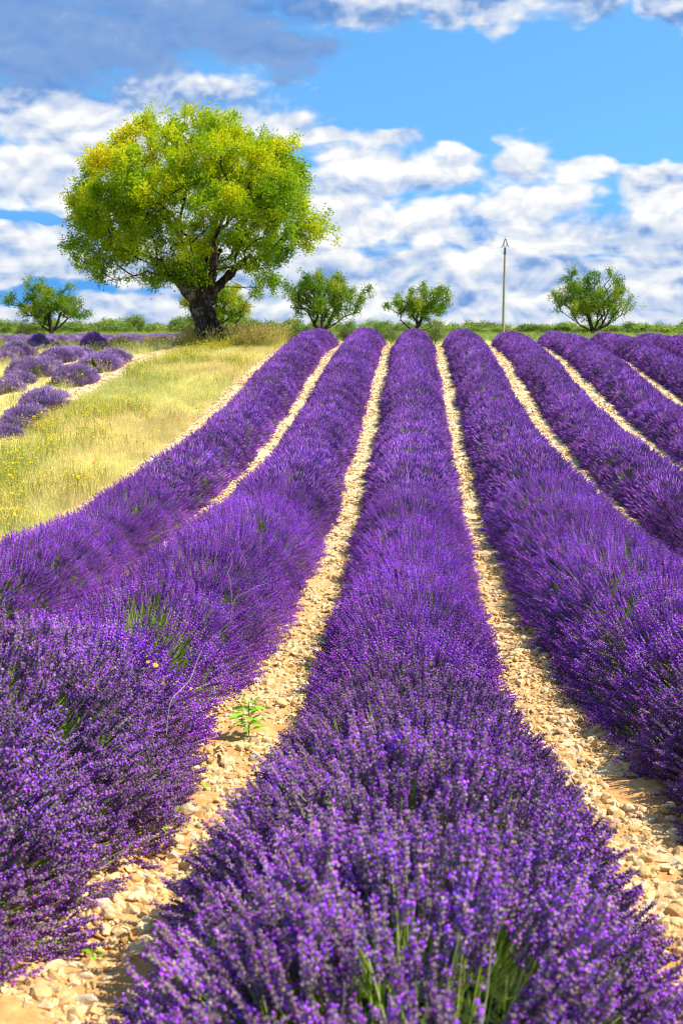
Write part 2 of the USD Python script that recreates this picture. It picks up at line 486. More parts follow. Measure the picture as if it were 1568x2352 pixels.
def broken_stone(rng, n):
    """An angular lump: the hull of a few points."""
    p = rng.normal(size=(n, 3))
    p /= np.linalg.norm(p, axis=1, keepdims=True)
    p *= rng.uniform(0.75, 1.0, (n, 1)) * [1.0, rng.uniform(0.55, 0.9), rng.uniform(0.42, 0.75)]
    m = trimesh.convex.convex_hull(p)
    v = np.array(m.vertices)
    return v / np.abs(v).max(), np.array(m.faces)


def stone_mesh(rng, level, flat=0.65):
    m = trimesh.creation.icosphere(level)
    v = np.array(m.vertices)
    o = rng.uniform(0, 50, 3)
    v *= (0.72 + 0.56 * meshkit.fbm(v * 1.1 + o, 2, 3))[:, None]
    for _ in range(rng.integers(4, 8)):            # worn flats
        d = rng.normal(size=3)
        d /= np.linalg.norm(d)
        h = rng.uniform(0.42, 0.72)
        e = np.maximum(v @ d - h, 0)
        v -= e[:, None] * d * 0.85
    v *= np.array([1.0, rng.uniform(0.6, 0.95), flat * rng.uniform(0.75, 1.2)])
    return v / np.abs(v).max(), np.array(m.faces)


STONES = [broken_stone(RNG, int(RNG.integers(9, 16))) if q % 3 else stone_mesh(RNG, 1) for q in range(14)]
STONES_FINE = [broken_stone(RNG, int(RNG.integers(13, 24))) if q % 5 < 3 else stone_mesh(RNG, 2) for q in range(10)]


def stony_path(label, x0, half, y0, y1, singles, seed, dens=1.0):
    """A strip of bare soil along the rows with its stones; the nearest SINGLES of them one by one."""
    rng = np.random.default_rng(seed)
    t = thing('stony_path', label, None, kind='structure')
    step = 0.05 if y0 < 6 else 0.12
    ys = np.concatenate([np.arange(y0, min(y1, 9), step), np.arange(max(y0, 9), y1, 0.25)])
    xs = np.linspace(-half, half, 15)
    X, Y = np.meshgrid(xs, ys)
    edge = 1 - (np.abs(X) / half) ** 4
    bump = (meshkit.fbm(np.stack([(X + x0) * 5, Y * 5, 0 * X], -1), 4, seed) - 0.5) * 0.12
    Xw = X + x0
    Z = ground_z(Xw, Y) + 0.02 + (bump + 0.012) * edge - 0.035 * (1 - edge)
    n = len(xs)
    i, j = np.meshgrid(np.arange(len(ys) - 1), np.arange(n - 1), indexing='ij')
    a = (i * n + j).ravel()
    part('soil', (np.stack([Xw, Y, Z], -1).reshape(-1, 3), np.stack([a, a + 1, a + n + 1, a + n], 1)), M_GROUND, t, smooth=True)
    # stones: sizes from gravel to fist, denser in bands
    pos, size = [], []
    for lo, hi, base in ((1.2, 9.0, 2100), (9.0, 20.0, 720), (20.0, 46.0, 330)):
        lo, hi = max(lo, y0), min(hi, y1)
        if hi <= lo:
            continue
        c = int(base * dens * (hi - lo) * 2 * half)
        y = rng.uniform(lo, hi, c)
        x = rng.uniform(-half, half, c)
        s = np.where(rng.random(c) < 0.42, rng.uniform(0.004, 0.012, c), 0.010 + 0.047 * rng.beta(1.0, 4.0, c)) if hi < 10 else 0.013 + 0.04 * rng.beta(1.0, 3.6, c)
        keep = meshkit.noise(np.stack([(x + x0) * 2.1, y * 2.1, 0 * x], -1), seed + 3) > 0.22
        pos.append(np.stack([x[keep], y[keep]], 1))
        size.append(s[keep])
    pos, size = np.vstack(pos), np.concatenate(size)
    x, y = pos[:, 0] + x0, pos[:, 1]
    e = 1 - (np.abs(pos[:, 0]) / half) ** 4
    z = ground_z(x, y) + 0.02 + ((meshkit.fbm(np.stack([x * 5, y * 5, 0 * x], -1), 4, seed) - 0.5) * 0.12 + 0.012) * e - 0.035 * (1 - e) + size * 0.10
    P = np.stack([x, y, z], 1)
    show = size / np.maximum(y, 1.0) * (np.abs(pos[:, 0]) < half * 0.75)
    order = np.argsort(-show)
    one, rest = order[:singles], order[singles:]
    for k in one:
        v, f = (STONES_FINE if size[k] > 0.03 else STONES)[rng.integers(10)]
        R = trimesh.transformations.euler_matrix(rng.normal(0, 0.25), rng.normal(0, 0.25), rng.uniform(0, 6.28))[:3, :3]
        part('stone', ((v * size[k]) @ R.T + P[k], f), M_STONE, t, smooth=24)
    ang = np.stack([rng.normal(0, 0.2, len(rest)), rng.normal(0, 0.2, len(rest)), np.ones(len(rest))], 1)
    scatter('gravel', [(s, np.ones((len(s[0]), 3))) for s in STONES[:8]], M_STONE, t, P[rest], frames(ang, rng.uniform(0, 6.28, len(rest))), size[rest], rng.integers(0, 8, len(rest)))
    return t


PATHS = [(-2.5, 4.0, 'pale stony strip between the meadow and the leftmost full lavender row'),
         (-1.5, 3.0, 'stony path between the first and second full lavender rows from the meadow'),
         (-0.5, 1.2, 'stony path just left of the central lavender row, with green weeds'),
         (0.5, 1.2, 'stony path just right of the central lavender row, half in shade'),
         (1.5, 5.0, 'stony path between the first and second rows right of the central row'),
         (2.5, 9.0, 'stony path between the second and third rows right of the central row'),
         (3.5, 13.0, 'short piece of stony path near the right edge, between outer rows')]
for k, y0, lab in PATHS:
    stony_path(lab, k * S, 0.42, y0, 45.0, {-0.5: 300, 0.5: 300}.get(k, 0), int(50 + k * 10), 1.0)
stony_path('pale stony strip between the meadow and the thin lavender bushes on the left', -4.72 * S, 0.42, 16, 43, 0, 91, 0.9)
stony_path('pale stony strip between the two lines of lavender bushes on the far left', -5.85 * S, 0.36, 22, 45, 0, 92, 0.8)

# ---------------------------------------------------------------- lavender
C_CALYX = np.array([[0.24, 0.13, 0.27], [0.32, 0.235, 0.31], [0.20, 0.075, 0.29], [0.42, 0.33, 0.31], [0.31, 0.21, 0.19]])
C_BLOOM = np.array([[0.40, 0.075, 0.70], [0.33, 0.055, 0.62], [0.48, 0.13, 0.76]])
C_GREEN = np.array([[0.31, 0.46, 0.03], [0.42, 0.52, 0.10], [0.25, 0.37, 0.06], [0.50, 0.54, 0.25]])


def spike(soup, rng, root, d, level, length=0.06, bloom=0.35):
    """A flower head: whorls of buds along d from root, some of them open."""
    d = d / np.linalg.norm(d)
    R = rot_to(d)
    if level == 0:
        rings = rng.integers(6, 8)
        v, f = bud(root + d * length * 0.5, d, length * 1.05, 0.0042)
        soup.add(v, f, C_CALYX[rng.integers(5)] * 0.85)
        for r in range(rings):
            u = r / (rings - 1)
            u2 = u if r > 0 else -0.22 * (rng.random() < 0.5)
            rad = 0.0052 * (1 - 0.45 * u)
            n = 5
            for q in range(n):
                a = q * 6.283 / n + r * 0.7 + rng.normal(0, 0.2)
                out = R @ np.array([math.cos(a), math.sin(a), 0.0])
                dirn = d * rng.uniform(0.8, 1.3) + out * 0.75
                c = root + d * (u2 * length) + out * rad
                v, f = bud(c, dirn, 0.0125 * (1 - 0.2 * u), 0.0027)
                soup.add(v, f, C_CALYX[rng.integers(5)] * rng.uniform(0.8, 1.2))
                if rng.random() < bloom * 0.7:
                    tip = c + dirn / np.linalg.norm(dirn) * 0.008
                    v, f = bud(tip, out + d * 0.2 + rng.normal(0, 0.3, 3), 0.0042, 0.0041)
                    soup.add(v, f, C_BLOOM[rng.integers(3)] * rng.uniform(0.85, 1.25))
    elif level == 1:
        rings = 5
        for r in range(rings):
            u = r / (rings - 1)
            rad = 0.0078 * (1 - 0.4 * u) * rng.uniform(0.85, 1.15)
            c = root + d * (u * length)
            v, f = bud(c, d + rng.normal(0, 0.25, 3), 0.017, rad)
            k = rng.random() < bloom + 0.15
            soup.add(v, f, (C_BLOOM[rng.integers(3)] * 0.8 if k else C_CALYX[rng.integers(5)]) * rng.uniform(0.8, 1.25))
            if rng.random() < bloom + 0.2:
                out = R @ np.array([*rng.normal(size=2), 0.3])
                out /= np.linalg.norm(out)
                v, f = bud(c + out * rad * 0.9, out, 0.006, 0.0062)
                soup.add(v, f, C_BLOOM[rng.integers(3)] * rng.uniform(0.9, 1.25))
    else:
        c = root + d * length * 0.5
        v, f = bud(c, d, length * 1.1, 0.0085)
        w = rng.uniform(0.35, 0.8)
        soup.add(v, f, (C_BLOOM[rng.integers(3)] * w + C_CALYX[rng.integers(5)] * (1 - w)) * rng.uniform(0.75, 1.25))


def tuft(rng, level, n, spread, tall=0.34):
    """Flower heads and their stalks over a small patch; z points outwards, the heads end near z = 0."""
    heads, stalks = Soup(), Soup()
    for _ in range(n):
        a, r = rng.uniform(0, 6.283), spread * math.sqrt(rng.random())
        top = np.array([r * math.cos(a), r * math.sin(a), rng.normal(-0.03, 0.035)])
        if rng.random() < 0.08:
            top[2] += 0.05
        d = np.array([top[0] * 1.2, top[1] * 1.2, 0.34]) / 0.34 + rng.normal(0, 0.085, 3)
        d /= np.linalg.norm(d)
        ln = rng.uniform(0.05, 0.085)
        root = top - d * ln
        spike(heads, rng, root, d, level, ln)
        foot = np.array([top[0] * 0.45, top[1] * 0.45, -tall]) + rng.normal(0, 0.012, 3)
        mid = (foot + root) / 2 + rng.normal(0, 0.008, 3)
        g = C_GREEN[rng.integers(4)] * rng.uniform(0.75, 1.2)
        if level < 2:
            v, f = tube([foot, mid, root + d * 0.01], [0.0018, 0.0015, 0.0012], 3, False)
        else:
            v, f = tube([foot, root], [0.003, 0.0022], 3, False)
        stalks.add(v, f, g)
    if level < 2:                                   # narrow leaves low on the stalks
        for _ in range(n):
            a, r = rng.uniform(0, 6.283), spread * 0.7 * math.sqrt(rng.random())
            b = np.array([r * math.cos(a), r * math.sin(a), rng.uniform(-tall, -0.16)])
            d = rng.normal(0, 0.35, 3) + [0, 0, 1]
            side = np.cross(d, rng.normal(size=3))
            side *= 0.0028 / np.linalg.norm(side)
            e = b + d / np.linalg.norm(d) * rng.uniform(0.04, 0.08)
            m = (b + e) / 2
            stalks.add([b, m + side, e, m - side], [[0, 1, 2], [0, 2, 3]], C_GREEN[rng.integers(4)] * rng.uniform(0.8, 1.3))
    return heads.both(), stalks.both()


_r = np.random.default_rng(11)
TUFTS = [tuft(_r, 0, 10, 0.052) for _ in range(6)] + [tuft(_r, 1, 9, 0.056) for _ in range(5)] + [tuft(_r, 2, 19, 0.085) for _ in range(5)]
LEVELS = {0: (0, 6), 1: (6, 11), 2: (11, 16)}
HEADS, STALKS = [t[0] for t in TUFTS], [t[1] for t in TUFTS]

DW, DH = 0.67, 0.63                               # half width and height of a row, flower heads included


def in_view(x, y, z, margin):
    """Near enough to the photograph's field of view to be seen from it or from a step aside."""
    c, s = math.cos(YAW), math.sin(YAW)
    X, F = x * c + y * s, -x * s + y * c
    return (np.abs(X) < F * 0.285 + margin) & (F > 0.5)


def lavender_row(label, k, y0, y1, seed, singles=0, density=1.0, notches=(), thin=(), width=1.0, low=1.0, group=None):
    rng = np.random.default_rng(seed)
    x0 = k * S
    t = thing('lavender_row', label, 'lavender', group=group)

    def mod(y):
        m = 0.91 + 0.15 * meshkit.noise(np.stack([y * 0.9, 0 * y + k * 7.3, 0 * y], -1), 4) + 0.09 * meshkit.noise(np.stack([y * 2.7, 0 * y + k * 5.1, 0 * y], -1), 14)
        u = (y / 0.85 + k * 0.37) % 1.0
        m = m - 0.10 * (2 * np.abs(u - 0.5)) ** 3
        for yn, wn, dn in notches:
            m = m - dn * np.exp(-((y - yn) / wn) ** 2)
        m = m * np.sqrt(np.clip((y1 - y) / 0.7, 0.0, 1)) * np.sqrt(np.clip((y - y0) / 0.5, 0.0, 1))
        return m

    def mid(y):
        return x0 + 0.06 * (meshkit.noise(np.stack([y * 0.35, 0 * y + k * 3.1, 0 * y], -1), 9) - 0.5)

    # the leafy mass inside
    ys = np.concatenate([np.arange(y0 + 0.05, min(y1, 10), 0.1), np.arange(max(y0 + 0.05, 10), y1 + 0.001, 0.3)])
    ph = np.linspace(-0.05, np.pi + 0.05, 19)
    PH, Y = np.meshgrid(ph, ys)
    m = mod(Y)
    rough = 0.62 + 0.16 * (meshkit.fbm(np.stack([np.cos(PH) * 3, Y * 4, np.sin(PH) * 3], -1), 3, seed) - 0.5)
    wx, hz = DW * width * m * rough, DH * low * m * rough
    X = mid(Y) + wx * np.cos(PH)
    Z = ground_z(X, Y) + hz * np.sign(np.sin(PH)) * np.abs(np.sin(PH)) ** 1.45
    n = len(ph)
    i, j = np.meshgrid(np.arange(len(ys) - 1), np.arange(n - 1), indexing='ij')
    a = (i * n + j).ravel()
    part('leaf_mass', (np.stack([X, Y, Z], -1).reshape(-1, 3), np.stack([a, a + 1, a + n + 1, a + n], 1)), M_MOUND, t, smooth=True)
    # tufts of flower heads over the dome
    pos, nrm, lev, flowering = [], [], [], []
    for lv, lo, hi, per in ((0, 1.0, 5.5, 140), (1, 5.5, 15.0, 135), (2, 15.0, 80.0, 72)):
        lo, hi = max(lo, y0 + 0.02), min(hi, y1 - 0.02)
        if hi <= lo:
            continue
        c = int(per * density * (hi - lo) * 2.1)
        y = rng.uniform(lo, hi, c)
        phi = rng.uniform(0.10, np.pi - 0.10, c)
        mm = mod(y)
        px = mid(y) + DW * width * mm * np.sign(np.cos(phi)) * np.abs(np.cos(phi)) ** 0.92
        pz = ground_z(px, y) + DH * low * mm * np.sin(phi) ** 1.45
        u = ((y / 0.85 + k * 0.37) % 1.0 - 0.5) * 0.85
        d = np.stack([DW * np.cos(phi) * 1.0, u * 0.55, DH * np.sin(phi) * 0.95 + 0.10], 1)
        d /= np.linalg.norm(d, axis=1, keepdims=True)
        d += rng.normal(0, 0.10, d.shape)
        keep = in_view(px, y, pz, 2.2 if lv == 0 else 2.6) & (mm > 0.12)
        bare = meshkit.noise(np.stack([px * 7.0, y * 5.5, pz * 7.0], -1), seed + 1)
        bloom = rng.random(c) < np.clip(0.45 + (bare - 0.22) * 4.0, 0.34 if lv < 2 else 0.5, 1.0)
        for ty, tx, tr in thin:
            bloom &= rng.random(c) > 0.72 * np.exp(-(((y - ty) / tr) ** 2 + ((px - tx) / tr) ** 2))
        flowering.append(bloom[keep])
        pos.append(np.stack([px, y, pz], 1)[keep])
        nrm.append(d[keep])
        lev.append(np.full(keep.sum(), lv))
    pos, nrm, lev, fl = np.vstack(pos), np.vstack(nrm), np.concatenate(lev), np.concatenate(flowering)
    q = frames(nrm, rng.uniform(0, 6.28, len(pos)))
    lo = np.array([LEVELS[v][0] for v in (0, 1, 2)])[lev]
    hi = np.array([LEVELS[v][1] for v in (0, 1, 2)])[lev]
    idx = lo + (rng.random(len(pos)) * (hi - lo)).astype(int)
    sc = rng.uniform(0.85, 1.15, len(pos))
    scatter('flower_heads', HEADS, M_SPIKE, t, pos[fl], q[fl], sc[fl], idx[fl])
    scatter('stalks', STALKS, M_STEM, t, pos, q, sc, idx)
    # the flower heads that stand out singly near the camera
    if singles:
        made = 0
        while made < singles:
            y = y0 + 0.3 + 2.4 * rng.random() ** 1.3 + (1.4 if k else 0)
            phi = rng.uniform(0.5, np.pi - 0.5) if k == 0 else (rng.uniform(0.3, 1.6) if k < 0 else rng.uniform(1.6, 2.8))
            yy = np.array([y])
            mm = float(mod(yy)[0]) * 1.03
            px = float(mid(yy)[0]) + DW * width * mm * math.cos(phi)
            p = np.array([px, y, float(ground_z(px, y)) + DH * low * mm * math.sin(phi) ** 1.45])
            if not in_view(p[0], p[1], p[2], 0.1):
                continue
            u = ((y / 0.85 + k * 0.37) % 1.0 - 0.5) * 0.85
            d = np.array([DW * math.cos(phi), u * 0.55, DH * math.sin(phi) + 0.1]) + rng.normal(0, 0.08, 3)
            d /= np.linalg.norm(d)
            so = Soup()
            ln = rng.uniform(0.05, 0.075)
            spike(so, rng, p - d * ln, d, 0, ln, 0.45)
            st = p - d * ln
            v, f = tube([st - d * 0.22 + rng.normal(0, 0.01, 3), st - d * 0.1, st + d * 0.01], [0.0018, 0.0016, 0.0013], 4, False)
            so.add(v, f, C_GREEN[rng.integers(4)])
            part('flower_head', so.mesh(), M_SPIKE, t, tint=so.tint())
            made += 1
    return t


ROWS = [(-2, 3.5, 46.0, 'full lavender row bordering the dry meadow, leftmost of the long rows', 0),
        (-1, 1.4, 46.3, 'full lavender row just left of the central one, broken by green and yellow flowers', 120),
        (0, 0.75, 46.5, 'central lavender row that runs straight from the bottom of the picture to the crest', 280),
        (1, 1.4, 46.3, 'full lavender row just right of the central one, shading the stony path', 60),
        (2, 4.0, 46.0, 'second lavender row right of the central one, its crest below the pole', 0),
        (3, 8.0, 46.2, 'third lavender row right of the central one', 0),
        (4, 12.0, 46.2, 'fourth lavender row right of the central one, running off the right edge', 0),
        (5, 16.0, 47.0, 'fifth lavender row right of the central one, at the right edge below the crest', 0),
        (6, 20.0, 48.0, 'outermost lavender row in the top right corner of the field', 0),
        (7, 24.0, 50.0, 'lavender row along the skyline at the right edge, behind the others', 0)]
NOTCH = {-1: [(6.4, 0.4, 0.17), (2.5, 0.15, 0.25), (3.6, 1.3, -0.30), (9.5, 2.5, -0.07), (15.5, 4.0, -0.09)], -2: [(12.5, 3.5, 0.14)], 0: [(2.0, 1.0, 0.03), (6.8, 4.2, 0.19)], 1: [(11, 6.5, -0.15), (18, 4.5, -0.10)]}
THIN = {-1: [(6.75, -1.5, 0.36), (6.3, -1.15, 0.25)]}
for k, y0, y1, lab, singles in ROWS:
    lavender_row(lab, k, y0, y1, 300 + k, singles, 1.3 if k == -1 else 1.08, NOTCH.get(k, ()), THIN.get(k, ()), 0.90 if k > 1 else 1.0, {1: 0.98}.get(k, 0.84 if k > 1 else 1.0))
# ==== END ROWS ====

# ---------------------------------------------------------------- trees


def grow(rng, ends, nodes, parents, pull=0.35, step=0.35, sag=0.0, barred=0):
    """Joins twig ends to a skeleton one by one, nearest to the fork first; each joins where the way back is short. Returns points, parents, tips."""
    pts, par = [np.asarray(p, float) for p in nodes], list(parents)
    length = [0.0]
    for i in range(1, len(pts)):
        length.append(length[par[i]] + np.linalg.norm(pts[i] - pts[par[i]]))
    fork = pts[-1]
    tips = []
    for e in ends[np.argsort(np.linalg.norm(ends - np.mean(pts[-3:], 0), axis=1))]:
        P = np.array(pts)
        dist = np.linalg.norm(P - e, axis=1)
        cost = dist + pull * np.array(length)
        cost[dist < 1e-6] = 1e9
        cost[:barred] = 1e9
        j = int(np.argmin(cost))
        a, d = P[j], dist[j]
        n = max(1, int(d / step))
        bend = rng.normal(0, 0.10 * d, 3)
        last = j
        for q in range(1, n + 1):
            u = q / n
            p = a + (e - a) * u + bend * u * (1 - u) * 2 + np.array([0, 0, -sag * d * u * (1 - u)]) + rng.normal(0, 0.012, 3) * (q < n)
            pts.append(p)
            par.append(last)
            length.append(length[last] + np.linalg.norm(p - pts[last]))
            last = len(pts) - 1
        tips.append(last)
    return np.array(pts), np.array(par), np.array(tips)


def branch_mesh(pts, par, tips, tip_r=0.006, expo=2.3, first=0, sides=(4, 6, 8), max_r=9.0):
    """Tubes along a skeleton; radii add up towards the root."""
    n = len(pts)
    load = np.zeros(n)
    load[tips] += tip_r ** expo
    for i in range(n - 1, 0, -1):
        load[par[i]] += load[i] if load[i] > 0 else tip_r ** expo
    rad = np.minimum(np.maximum(load, tip_r ** expo) ** (1 / expo), max_r)
    kids = [[] for _ in range(n)]
    for i in range(1, n):
        kids[par[i]].append(i)
    so = Soup()
    stack = [(0, None)]
    while stack:
        i, frm = stack.pop()
        chain = ([frm] if frm is not None else []) + [i]
        while kids[chain[-1]]:
            ch = sorted(kids[chain[-1]], key=lambda q: -rad[q])
            for q in ch[1:]:
                stack.append((q, chain[-1]))
            chain.append(ch[0])
        if len(chain) > 1:
            r = rad[chain].copy()
            if frm is not None:
                r[0] = r[1]
            if max(chain) >= first:
                k = sides[0] if r.max() < 0.02 else sides[1] if r.max() < 0.06 else sides[2]
                v, f = tube(pts[chain], r, k)
                so.add(v, f, (1, 1, 1))
    return so.mesh(), rad


def leaves(rng, centers, per, spread, length, width, colour, droop=0.25, out=None):
    """Leaf-shaped pairs of triangles round twig ends. colour(points, rng) gives one colour a leaf."""
    n = len(centers) * per
    c = np.repeat(centers, per, 0)
    p = c + rng.normal(0, 1, (n, 3)) * spread
    d = rng.normal(0, 1, (n, 3))
    if out is not None:
        d += np.repeat(out, per, 0) * 0.9
    d[:, 2] -= droop
    d /= np.linalg.norm(d, axis=1, keepdims=True)
    s = np.cross(d, rng.normal(0, 1, (n, 3)))
    s /= np.linalg.norm(s, axis=1, keepdims=True)
    ln = length * rng.uniform(0.7, 1.3, n)[:, None]
    w = width * rng.uniform(0.75, 1.25, n)[:, None]
    nn = np.cross(d, s)
    fold = nn * w * 0.35
    tip = p + d * ln - nn * ln * 0.15
    v = np.stack([p, p + d * ln * 0.45 + s * w * 0.5 + fold, tip, p + d * ln * 0.45 - s * w * 0.5 + fold], 1).reshape(-1, 3)
    a = np.arange(n) * 4
    f = np.vstack([np.stack([a, a + 1, a + 2], 1), np.stack([a, a + 2, a + 3], 1)])
    col = np.repeat(colour(p, rng), 4, 0)
    return (v, f), col


def hull_chain(balls):
    """One solid round the balls of consecutive (centre, radius) pairs."""
    out = mf.Manifold()
    for (a, ra), (b, rb) in zip(balls[:-1], balls[1:]):
        A = mf.Manifold.sphere(ra, 20).translate(list(map(float, a)))
        B = mf.Manifold.sphere(rb, 20).translate(list(map(float, b)))
        out = out + mf.Manifold.batch_hull([A, B])
    return out


def big_tree():
    rng = np.random.default_rng(21)
    Y0 = 43.0
    base = at_y(486, 797, Y0)
    base[2] = float(ground_z(base[0], base[1]))
    k = FPX / Y0

    def loc(px, py, dy=0.0):
        """A point of the tree by where the photograph shows it, dy metres behind the trunk, relative to the foot."""
        return at_y(px, py, Y0 + dy) - base

    t = thing('almond_tree', 'large old almond tree with gnarled trunk and wide bright yellow-green crown', 'tree', base)
    # trunk and main limbs
    B = lambda px, py, r, dy=0.0: (loc(px, py, dy), r)
    limbs = [
        [B(487, 812, 0.56), B(484, 785, 0.46), B(477, 755, 0.40), B(470, 730, 0.39), B(463, 705, 0.40), B(460, 688, 0.36)],
        [B(474, 790, 0.40, -0.2), B(468, 745, 0.30, -0.12), B(452, 700, 0.30, -0.1)],
        [B(455, 690, 0.33), B(436, 668, 0.26), B(412, 645, 0.21, -0.1), B(385, 622, 0.17, -0.2), B(360, 600, 0.12, -0.3)],
        [B(460, 688, 0.34), B(456, 655, 0.25), B(447, 625, 0.19, 0.3), B(436, 600, 0.15, 0.5), B(425, 570, 0.11, 0.6)],
        [B(468, 690, 0.32), B(480, 655, 0.22, -0.2), B(488, 620, 0.17, -0.5), B(492, 590, 0.13, -0.8), B(488, 560, 0.1, -1.0)],
        [B(476, 690, 0.28), B(497, 662, 0.20), B(520, 636, 0.16, 0.2), B(545, 610, 0.12, 0.3), B(575, 585, 0.09, 0.4)],
        [B(468, 680, 0.28), B(474, 645, 0.19, 0.6), B(486, 612, 0.14, 1.1), B(505, 575, 0.1, 1.4)],
        [B(502, 800, 0.30), B(498, 770, 0.24), B(487, 735, 0.2)],
    ]
    solid = mf.Manifold()
    for l in limbs:
        solid = solid + hull_chain(l)
    for px, py, r, dy in ((478, 700, 0.20, -0.28), (487, 722, 0.18, -0.25), (462, 720, 0.16, -0.34), (503, 757, 0.16, -0.1), (455, 742, 0.17, -0.2), (492, 745, 0.15, -0.3), (470, 765, 0.2, -0.32), (450, 695, 0.18, -0.25)):
        solid = solid + mf.Manifold.sphere(r, 20).translate(list(map(float, loc(px, py, dy))))
    solid = solid.refine_to_length(0.07)
    mm = solid.to_mesh()
    tm = trimesh.Trimesh(mm.vert_properties[:, :3], mm.tri_verts, process=True)
    trimesh.smoothing.filter_taubin(tm, iterations=12)
    v, nrm = np.array(tm.vertices), np.array(tm.vertex_normals)
    amp = sstep(np.linalg.norm(v - loc(465, 700), axis=1), 4.5, 1.0) * 0.75 + 0.25
    bumps = (meshkit.fbm(v * 3.2, 3, 2) - 0.5) * 0.20 + (np.abs(meshkit.fbm(v * [9, 9, 2.4], 3, 8) - 0.5)) * 0.20 - 0.03
    v = v + nrm * (bumps * amp)[:, None]
    trunk = part('trunk', (v, np.array(tm.faces)), M_BARK, t, smooth=True)
    # crown: twig ends through a wide dome, in clumps, few of them low in the middle
    cen = loc(447, 470)
    def shell(d, r):
        a = np.array([4.35, 3.8, 2.8 if d[2] > 0 else 2.75])
        n = meshkit.noise(d[None] * 2.6 + 11, 3)[0]
        return cen + d * a * r * (0.86 + 0.16 * n)

    lobes = []
    while len(lobes) < 185:
        d = rng.normal(size=3)
        d /= np.linalg.norm(d)
        p = shell(d, rng.uniform(0.80, 0.95) if rng.random() < 0.72 else rng.uniform(0.35, 0.8))
        if p[2] < 2.5 and np.hypot(p[0] + 0.3, p[1]) < 2.2:
            continue
        if p[2] < 5.0 and np.hypot(*(p - cen)[:2]) < 2.9 and rng.random() < 0.62:
            continue
        if lobes and np.min(np.linalg.norm(np.array(lobes) - p, axis=1)) < 0.56:
            continue
        lobes.append(p)
    ends = []
    for p in lobes:
        out = (p - cen) / np.linalg.norm(p - cen) + [0, 0, 0.35]
        size = rng.uniform(0.42, 0.78) * (0.85 if p[2] < 4.2 else 1.0)
        for _ in range(int(17 * (size / 0.6) ** 2)):
            d = rng.normal(size=3)
            d /= np.linalg.norm(d)
            d = d + 0.75 * out
            ends.append(p + d / max(1.0, np.linalg.norm(d)) * size * rng.random() ** 0.4 * [1.05, 1.05, 0.85])
    # ragged ends that hang low at both sides
    for px, py, sx, sy, c in ((205, 545, 30, 22, 34), (190, 590, 22, 16, 14), (222, 625, 10, 12, 14), (255, 600, 25, 20, 26), (345, 640, 22, 14, 22), (605, 630, 18, 20, 18), (622, 645, 9, 10, 8),
                             (700, 550, 26, 18, 26), (735, 520, 12, 14, 12), (160, 560, 8, 8, 8), (590, 600, 30, 15, 20), (175, 470, 14, 22, 16), (440, 262, 40, 6, 18), (530, 268, 14, 5, 8), (640, 325, 30, 10, 14), (330, 292, 25, 6, 12)):
        for _ in range(c):
            ends.append(loc(px + rng.normal(0, sx), py + rng.normal(0, sy), rng.normal(0, 0.7)))
    ends = np.array(ends)
    nodes, par = [], []
    for li, l in enumerate(limbs[:1] + limbs[2:7]):
        for q, (c, r) in enumerate(l):
            nodes.append(c)
            par.append(len(nodes) - 2 if q else (0 if li == 0 else 5))
    par[0] = 0
    pts, par, tips = grow(rng, ends, nodes, par, 0.42, 0.4, 0.05, 6)
    # skeleton inside the solid limbs is left out
    mesh, rad = branch_mesh(pts, par, tips, 0.0052, 2.35, len(nodes), max_r=0.12)
    part('branches', mesh, M_BARK, t, smooth=True)
    yel = loc(330, 370)

    def colour(p, rng):
        n = meshkit.fbm(p * 0.8 + 3, 3, 4)
        y = np.clip(1.15 - np.linalg.norm((p - yel) / [1.9, 4.0, 1.5], axis=1), 0, 1) * 0.55 + np.clip((n - 0.5) * 3.0, -0.25, 0.5) + np.clip((p[:, 2] - 5.4) * 0.10, -0.15, 0.3) + 0.28
        y = np.clip(y + rng.normal(0, 0.16, len(p)), 0, 1)[:, None]
        green, lime, gold = np.array([0.18, 0.33, 0.004]), np.array([0.46, 0.58, 0.005]), np.array([0.72, 0.66, 0.008])
        c = np.where(y < 0.5, green + (lime - green) * y * 2, lime + (gold - lime) * (y * 2 - 1))
        return c * rng.uniform(0.8, 1.2, (len(p), 1))

    tip = pts[tips]
    per = 46
    out = tip - cen
    out /= np.linalg.norm(out, axis=1, keepdims=True)
    (lv, lf), lc = leaves(rng, tip, per, 0.105, 0.10, 0.048, colour, 0.0, out)
    part('leaves', (lv, lf), M_LEAF, t, tint=lc, kind='stuff')
    return t


big_tree()


